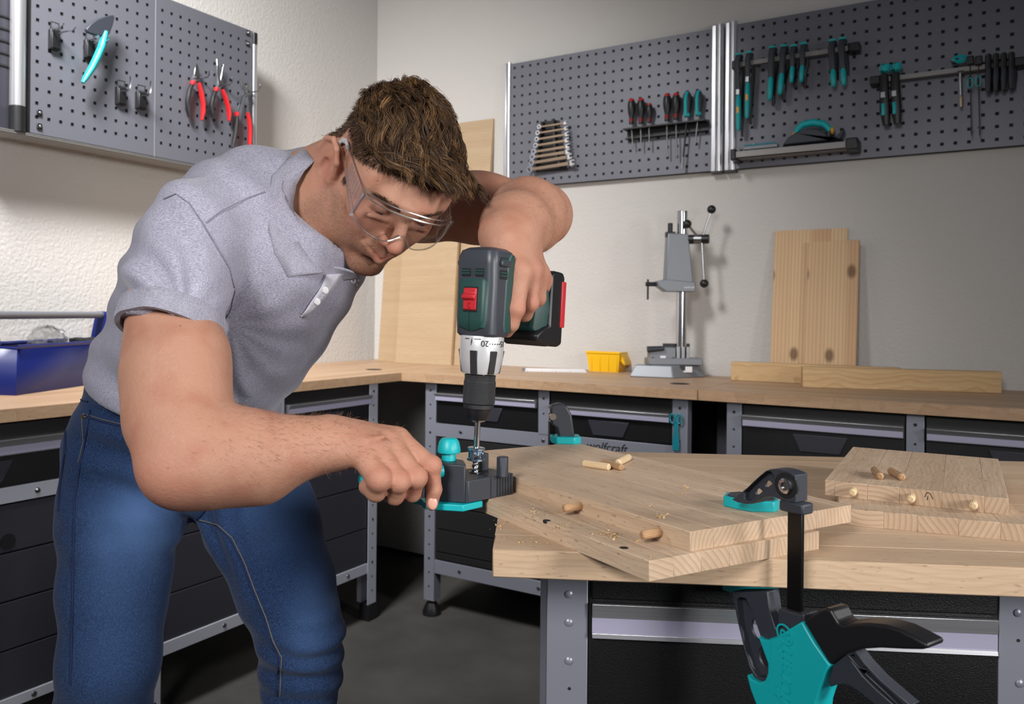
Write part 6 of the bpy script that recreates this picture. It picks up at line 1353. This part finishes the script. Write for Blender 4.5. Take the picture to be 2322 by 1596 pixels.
if em.v: em.build('embroidery', 'white_plastic', shirt, stuff=True)
# ---------------------------------------------------------------- jeans
je = SDF()
je.ell(J(400, 1010, 1.315), (.150, .125, .10), None, .03); je.rc(J(398, 905, 1.315), J(402, 960, 1.315), .136, .145, .04)
je.chain([J(272, 1040, 1.27), J(272, 1180, 1.245), J(260, 1330, 1.225), J(245, 1500, 1.20), J(228, 1640, 1.21)], [.085, .086, .0755, .069, .064], .02)
kz = J(228, 1640, 1.21); ank = kz.copy(); ank[2] = .10; ank[1] += .05; je.rc(kz, ank, .064, .048, .03)
je.chain([J(540, 1040, 1.36), J(592, 1180, 1.31), J(645, 1320, 1.26), J(680, 1430, 1.22)], [.092, .088, .073, .060], .02)
k2 = J(680, 1430, 1.22); k3 = J(680, 1520, 1.235); ank2 = J(676, 1600, 1.26); ank2[2] = .10; ank2[0] += -.01; je.chain([k2, k3, ank2], [.060, .056, .048], .02)
jV, jQ = je.mesh(.0055); jV = smoothv(jV, jQ, 1, .4); N_ = vnorm(jV, jQ)
def pd_(V, p): return (V-J(*p))
disp = .006*(vnoise(jV*np.array([1, 1, 1.5]), 11, 4)-.5)
for c, nrm, fr_, am, sg_ in (((290, 920, 1.2), (40, 0, 130), 1, .004, .10), ((455, 1180, 1.25), (150, 0, 75), 1, .0045, .09), ((700, 1490, 1.2), (20, 0, 170), 1, .0055, .07), ((240, 1080, 1.17), (15, 0, 105), 1, .0035, .10)):
    q_ = jV-J(*c); disp += am*np.sin(q_@np.array(nrm, float)+3*vnoise(jV, 14, 6))*np.exp(-(q_**2).sum(1)/sg_**2)
jV = jV+N_*disp[:, None]
wz = (jV-J(398, 912, 1.315))@np.array([.10, .0, 1.]); kill = wz > .03
keep = ~kill[jQ].any(1) & ~(jV[:, 2][jQ] < .06).any(1)
jc = np.zeros((len(jV), 3)); fade = gauss(jV, J(300, 1190, 1.15), np.array([.06, .2, .06]))*.55+gauss(jV, J(640, 1130, 1.24), np.array([.06, .2, .06]))*.45+gauss(jV, J(250, 1420, 1.13), np.array([.05, .2, .16]))*.25+gauss(jV, J(700, 1400, 1.16), np.array([.03, .2, .08]))*.35
fade = np.clip(fade*(.75+.5*vnoise(jV, 22, 3)), 0, 1); jc[:, 0] = fade
jeans = npmesh('jeans', jV, jQ[keep], 'denim', person, jc)
bmx = bmesh.new(); bmx.from_mesh(jeans.data); bmesh.ops.delete(bmx, geom=[v for v in bmx.verts if not v.link_faces], context='VERTS'); bmx.to_mesh(jeans.data); bmx.free()
jB = bvh_of(jV, jQ[keep])
seam('side_seam', [(205, 930), (197, 980), (183, 1050), (170, 1130), (168, 1250), (165, 1400), (160, 1590)], .0016, 'denim_dark', jeans, jB, .001)
seam('pocket_hem', [(198, 946), (230, 956), (262, 964), (296, 972)], .0016, 'denim_dark', jeans, jB, .001); seam('stitching', [(198, 941), (230, 951), (262, 959), (296, 967)], .0006, 'thread', jeans, jB, .001)
seam('stitching', [(186, 946), (190, 1000), (176, 1060)], .0006, 'thread', jeans, jB, .001)
seam('back_pocket_edge', [(150, 965), (148, 1030), (136, 1110), (133, 1170)], .0018, 'denim_dark', jeans, jB, .001)
seam('fly_seam', [(476, 1135), (460, 1160), (440, 1180)], .0018, 'denim_dark', jeans, jB, .001)
for dx in (0, 7): seam('inseam_stitch', [(445+dx, 1178), (488+dx, 1190), (520+dx, 1220), (548+dx, 1275), (572+dx, 1340), (597+dx, 1400), (612+dx, 1450), (632+dx, 1490), (630+dx, 1530), (628+dx, 1590)], .0008, 'thread' if dx else 'denim_dark', jeans, jB, .001)
p = castp(jB, 191, 946, .001)
if p is not None: MB().lathe([(.0045, 0), (.004, .0015), (.002, .002), (0, .0015)], 12, p, (-.5, -.85, 0)).build('rivet', 'brushed_steel', jeans)
# belt loop and waistband
seam('waistband_seam', [(160, 900), (180, 905), (205, 912)], .0014, 'denim_dark', jeans, jB, .001)
# shoes on the floor, below the frame
for a_, nm in ((ank, 0), (ank2, 1)):
    sd = SDF(); fd = np.array([.75, -.6, 0]); sd.rc(a_+np.array([0, 0, -.03]), a_+fd*.02+np.array([0, 0, -.055]), .05, .045, .03); sd.rc(a_+fd*.02+np.array([0, 0, -.055]), a_+fd*.19+np.array([0, 0, -.065]), .044, .034, .03)
    sd.cut((0, 0, .0), (0, 0, -1)); v_, q2 = sd.mesh(.008); npmesh('shoe', v_, q2, 'black_rubber', person)
# ---------------------------------------------------------------- eyes, hair, goggles
def Hm(P_): return (HT+(np.asarray(P_)*HS)@HR.T)
for s in (-1, 1):
    MB().sph(H(.0785, s*.033, .022), .0132*HS, 20, 12).build('eyeball', 'eye_white', body); MB().sph(H(.0868, s*.033+.002, .0165), .0056*HS, 14, 8).build('iris', 'iris', body)
    MB().tube([H(.0925-.0008*abs(k)**1.6, s*.033+k*.0032, .0185-.0004*k*k) for k in (-4, -3, -2, -1, 0, 1, 2, 3, 4)], [.0003]+[.0008]*7+[.0003], 5).build('eyelashes', 'hair_dark', body)
gz = np.array([0, 0, -1.])@HR       # gravity in head axes
rng = np.random.default_rng(4)
EC, ER = np.array([-.018, 0, .042]), np.array([.095, .076, .081])
def ribbons(name, paths, width, m, cols, par, taper=True):
    """paths (n, k, 3) in person space -> thin ribbons"""
    n, k, _ = paths.shape; tan = np.gradient(paths, axis=1); tan /= np.linalg.norm(tan, axis=2, keepdims=True)+1e-9
    rv = rng.normal(size=(n, 1, 3)); sd = np.cross(tan, rv); sd /= np.linalg.norm(sd, axis=2, keepdims=True)+1e-9
    w_ = width*(1-np.linspace(0, 1, k)**3*.8)[None, :, None]
    V = np.stack([paths-sd*w_/2, paths+sd*w_/2], 2).reshape(-1, 3); b = (np.arange(n)[:, None]*k+np.arange(k-1)[None])*2; b = b.ravel(); Q = np.stack([b, b+1, b+3, b+2], 1)
    return npmesh(name, V, Q, m, par, np.repeat(cols.reshape(n*k, 3), 2, 0))
hairy = np.where((hairm > .5))[0]; hN_ = (vnorm(hV, hQ)@HR)
roots = hq[hairy]; rn = hN_[hairy]
top = np.clip((roots[:, 2]-.055)/.035, 0, 1)
# ---- long wavy top hair, in clumps
cand = np.where((roots[:, 2] > .076) & (roots[:, 0] > -.085) & (np.abs(roots[:, 1]) < .070))[0]; G = 480; gi = rng.choice(cand, G)
p0 = roots[gi]; n0 = rn[gi]; K = 15
frontn = np.clip((p0[:, 0]+.06)/.12, 0, 1); Lg = (.038+.058*frontn)*rng.uniform(.8, 1.15, G)
rise = .010+.020*np.exp(-((p0[:, 1]/.055)**2))*rng.uniform(.6, 1.25, G)
ph = rng.uniform(0, 6.28, G); fl = np.stack([np.full(G, .9), .16+.5*(vnoise(p0, 26, 3)-.5)*2*.8+.1*np.sign(p0[:, 1]), np.full(G, -.05)], 1)
path = np.zeros((G, K, 3)); p = p0+n0*.001; path[:, 0] = p
frf = np.clip((p0[:, 0]-.0)/.045, 0, 1)[:, None]
for k in range(1, K):
    t_ = k/(K-1); r_e = (p-EC)/ER**2; nn = r_e/np.linalg.norm(r_e, axis=1, keepdims=True); tg_ = fl-(fl*nn).sum(1, keepdims=True)*nn; tg_ /= np.linalg.norm(tg_, axis=1, keepdims=True)
    side = np.cross(tg_, nn); wv = np.sin(ph+t_*Lg*58+vnoise(p, 22, 5)*4.5)[:, None]
    d1 = tg_+nn*(1.15*(1-t_)**2.2-.22*t_)
    d2 = np.array([.55, .30, .75])*(1-t_)+np.array([.55, .45, -.25])*t_
    d = d1*(1-frf)+d2*frf+side*wv*.55+nn*np.cos(ph*1.7+t_*6)[:, None]*.22; d /= np.linalg.norm(d, axis=1, keepdims=True)
    p = p+d*(Lg/(K-1))[:, None]*(1-.35*frf)
    sc_ = np.sqrt((((p-EC)/(ER+.004+rise[:, None]*min(1, 2.2*t_)*.55))**2).sum(1)); ins = (sc_ < 1) & ((p[:, 0] < .085)); p = np.where(ins[:, None], EC+(p-EC)/np.maximum(sc_, .3)[:, None], p)
    p[:, 2] = np.where(p[:, 0] > .045, np.maximum(p[:, 2], .086), p[:, 2]); path[:, k] = p
M_ = 36; tt_ = np.linspace(0, 1, K); rad = (.0072*(1-.68*tt_)+.0006)
o2 = rng.normal(size=(G, M_, 1, 3)); o2 = o2/np.linalg.norm(o2, axis=3, keepdims=True)*rng.uniform(0, 1, (G, M_, 1, 1))**.5
lenj = rng.uniform(.75, 1.05, (G, M_, 1)); idx = tt_[None, None]*lenj*(K-1); i0 = np.clip(np.floor(idx).astype(int), 0, K-2); fr_ = (idx-i0)[..., None]
gI = np.arange(G)[:, None, None]; base_ = path[gI, i0]*(1-fr_)+path[gI, i0+1]*fr_
st_ = base_+o2*rad[None, None, :, None]+rng.normal(size=(G, M_, 1, 3))*.0016*tt_[None, None, :, None]**1.5
st_ = st_.reshape(G*M_, K, 3)
bright = np.clip(rng.beta(1.2, 4.5, (G, 1))*.8+rng.normal(0, .12, (G, M_)), 0, 1).reshape(-1)[:, None]*(.15+.85*tt_[None]**1.3); bright = np.clip(bright*1.25, 0, 1)[..., None]
ca_, cb_ = np.array(lin((52, 36, 25))[:3]), np.array(lin((186, 140, 92))[:3]); hc2_ = ca_*(1-bright)+cb_*bright
hair = ribbons('hair', Hm(st_.reshape(-1, 3)).reshape(G*M_, K, 3), .00062, 'hair', hc2_, body)
# ---- short hair on the sides and the back
def short(name, pts, nrm, L_, flow, width, col1, col2, par, k=4, spread=.35, lift=.6):
    n = len(pts); d0 = flow-(flow*nrm).sum(1, keepdims=True)*nrm; d0 /= np.linalg.norm(d0, axis=1, keepdims=True)+1e-9; d0 = d0+rng.normal(size=(n, 3))*spread; L_ = np.broadcast_to(L_, (n,))*rng.uniform(.7, 1.2, n)
    P_ = np.zeros((n, k, 3)); P_[:, 0] = pts; q_ = pts.copy()
    for i in range(1, k):
        d = d0+nrm*lift*(1-i/k); d /= np.linalg.norm(d, axis=1, keepdims=True); q_ = q_+d*(L_/(k-1))[:, None]; P_[:, i] = q_
    b = np.clip(rng.normal(.3, .25, (n, 1, 1)), 0, 1)*np.ones((n, k, 1)); cols = np.array(lin(col1)[:3])*(1-b)+np.array(lin(col2)[:3])*b
    return ribbons(name, Hm(P_.reshape(-1, 3)).reshape(n, k, 3), width, 'hair', cols, par)
si = rng.choice(len(roots), 15000); ps = roots[si]+rng.normal(size=(15000, 3))*.0008; ns = rn[si]
tp = np.clip((ps[:, 2]-.050)/.04, 0, 1); backk = np.clip((-ps[:, 0])/.06, 0, 1); Ls = .0075+.016*tp
fl_ = np.stack([.15-.75*backk, np.zeros(len(ps)), -.75-.0*tp], 1); short('side_hair', ps, ns, Ls, fl_, .00055, (50, 36, 26), (118, 86, 60), body, lift=.75)
# soft hairline on the temple
tmi = np.where((hairm > .02) & (hairm < .6) & (hq[:, 0] > -.02))[0]
if len(tmi): tmi = rng.choice(tmi, 1600); short('temple_hair', hq[tmi], hN_[tmi], .007, np.tile([.3, 0, -.8], (1600, 1)), .0004, (60, 42, 30), (110, 80, 56), body)
# ---- stubble and eyebrows
sti = np.where((st > .25) & (lip < .2))[0]; sti = rng.choice(sti, 9000); wt_ = 1+.9*chin_[sti]*2; short('stubble', hq[sti], hN_[sti], .0015*wt_, np.tile([.3, 0, -.8], (9000, 1)),   .0002, (84, 46, 32), (128, 84, 56), body, k=2, spread=.5, lift=.9)
for s in (-1, 1):
    n = 520; u1 = rng.uniform(0, 1, n); l_b = s*(.012+.040*u1); fb = .1015-.020*u1**1.7; ub = .0405+.006*np.sin(u1*2.6)-.004*u1+rng.normal(0, .0017, n); pb = np.stack([fb+.002, l_b, ub], 1)
    short('eyebrow', pb, np.tile([1., s*.3, 0], (n, 1)), .0065, np.tile([0, s*1., .15], (n, 1)), .00045, (58, 40, 28), (104, 74, 50), body, k=3, spread=.25, lift=.25)
# ---- fine hair on the forearms
def armhair(name, V, Q, cen, rad, n, L_, flow):
    m = np.where(np.exp(-(((V-cen)/rad)**2).sum(1)) > rng.uniform(.15, .9, len(V)))[0]
    if not len(m): return
    m = rng.choice(m, n); N2 = vnorm(V, Q)[m]; k = 4; d0 = flow-(flow*N2).sum(1, keepdims=True)*N2; d0 = d0+rng.normal(size=(n, 3))*.45; P_ = np.zeros((n, k, 3)); q_ = V[m].copy(); P_[:, 0] = q_
    for i in range(1, k): d = d0+N2*(1.1-.9*i/k); d /= np.linalg.norm(d, axis=1, keepdims=True); q_ = q_+d*(L_*rng.uniform(.5, 1.1, n)/(k-1))[:, None]; P_[:, i] = q_
    cols = np.tile(np.array(lin((118, 84, 60))[:3]), (n, k, 1)); ribbons(name, P_, .00016, 'hair', cols, body)
armhair('arm_hair', aV, aQ, J(670, 985, .885), np.array([.11, .08, .04]), 1500, .0085, np.array([.8, 0, -.3]))
armhair('arm_hair', bV, bQ, J(1185, 480, 1.08), np.array([.06, .09, .06]), 800, .007, np.array([.1, -.4, -.6]))
# ---- fingernail
nlp = J(981, 1141, .8985); MB().sph(nlp, 1, 12, 8, (.0052, .0018, .0072)).build('fingernail', 'nail', body)
# ---- safety goggles, their own thing resting on nose and ears
gm = bpy.data.materials.new('clear_polycarbonate'); gm.use_nodes = True; nt = gm.node_tree; nt.nodes.clear(); om = nt.nodes.new('ShaderNodeOutputMaterial'); a_ = nt.nodes.new('ShaderNodeBsdfTransparent'); b_ = nt.nodes.new('ShaderNodeBsdfGlossy'); mx = nt.nodes.new('ShaderNodeMixShader'); fr_n = nt.nodes.new('ShaderNodeLayerWeight')
b_.inputs['Roughness'].default_value = .03; a_.inputs[0].default_value = (1, 1, 1, 1); fr_n.inputs[0].default_value = .12; ml = nt.nodes.new('ShaderNodeMath'); ml.operation = 'MULTIPLY_ADD'; ml.inputs[1].default_value = .5; ml.inputs[2].default_value = .045; nt.links.new(fr_n.outputs[1], ml.inputs[0]); nt.links.new(ml.outputs[0], mx.inputs[0]); nt.links.new(a_.outputs[0], mx.inputs[1]); nt.links.new(b_.outputs[0], mx.inputs[2]); nt.links.new(mx.outputs[0], om.inputs[0]); MT['clear'] = gm
ge = gm.copy(); ge.name = 'clear_edge'; nt = ge.node_tree; mxe = [n for n in nt.nodes if n.type == 'MIX_SHADER'][0]; [nt.links.remove(l) for l in list(mxe.inputs[0].links)]; mxe.inputs[0].default_value = .42
[n for n in nt.nodes if n.type == 'BSDF_GLOSSY'][0].inputs['Roughness'].default_value = .22; MT['clear_edge'] = ge
gg = T('safety_goggles', 'clear plastic safety goggles with vented side shields worn by the man', 'goggles', PM)
hv_ = lambda f, l, u: Vector(H(f, l, u-.07*max(l, 0)))
def lensf(l): return .1235-3.6*l*l
def lbot(l): a = abs(l); return -.004+.020*math.exp(-(a/.013)**2)+.010*(a/.071)**4
def ltop(l): return .0475-.004*(abs(l)/.071)**2
ls = [-.069+.138*i/40 for i in range(41)]; rows = [[hv_(lensf(l)-.010*(abs(l)/.071)**6+.005*math.sin(math.pi*j/8)-.004*(j/8), l, lbot(l)+(ltop(l)-lbot(l))*j/8) for j in range(9)] for l in ls]
mb = MB(); mb.add([p for r in rows for p in r], [(i*9+j, i*9+j+1, (i+1)*9+j+1, (i+1)*9+j) for i in range(40) for j in range(8)]); lens = mb.build('lens', 'clear', gg, recalc=False)
MB().tube([r[8] for r in rows], .0013, 8).tube([r[8]+(r[8]-r[7]).normalized()*.004+Vector(hf*-.003) for r in rows], .0010, 8).build('brow_rim', 'clear_edge', gg, stuff=True)
MB().tube([r[0] for r in rows], .0010, 8).build('lower_rim', 'clear_edge', gg)
shelf_ = MB(); rr = [[r[8], r[8]+Vector((HR@np.array([-.016, 0, .003]))*HS)] for r in rows]; shelf_.add([p for r in rr for p in r], [(i*2, i*2+1, i*2+3, i*2+2) for i in range(40)]).build('brow_guard', 'clear', gg, recalc=False)
for s in (-1, 1):
    f0_ = lensf(.071)-.010
    A_, B_, C_, D_ = (f0_, s*.0695, .044), (f0_, s*.0695, .002), (.012, s*.081, .026), (.004, s*.083, .046)
    MB().add([hv_(*A_), hv_(*B_), hv_(*C_), hv_(*D_)], [(0, 1, 2, 3)]).build('side_shield', 'clear', gg, recalc=False)
    MB().tube([hv_(*A_), hv_(*D_), hv_(*C_), hv_(*B_)], .0011, 7, closed=True).build('shield_edge', 'clear_edge', gg)
    rb = MB()
    for k in range(8):
        t_ = .16+.062*k*1.2; pa = Vector(A_).lerp(Vector(D_), t_); pb = Vector(B_).lerp(Vector(C_), t_); rb.tube([hv_(*pa.lerp(pb, .16)), hv_(*pa.lerp(pb, .84))], .0006, 5)
    rb.build('vent_ribs', 'clear_edge', gg, stuff=True)
    MB().tube([hv_(f0_-.001, s*.0705, .046), hv_(f0_-.002, s*.0715, .034), hv_(f0_-.002, s*.0715, .018), hv_(f0_-.001, s*.0705, .004)], .0024, 8).build('hinge_block', 'clear_edge', gg)
    MB().tube([hv_(.006, s*.083, .044), hv_(-.008, s*.081, .041), hv_(-.022, s*.080, .032), hv_(-.03, s*.078, .018)], .0022, 8, flat=1.6).build('temple_tip', 'temple_grey', gg)
for s in (-1, 1): MB().tube([hv_(lensf(0)-.004-.0*k, s*(.006+.0035*k), .013-.0058*k) for k in range(4)], .0011, 6).build('nose_rest', 'clear_edge', gg)
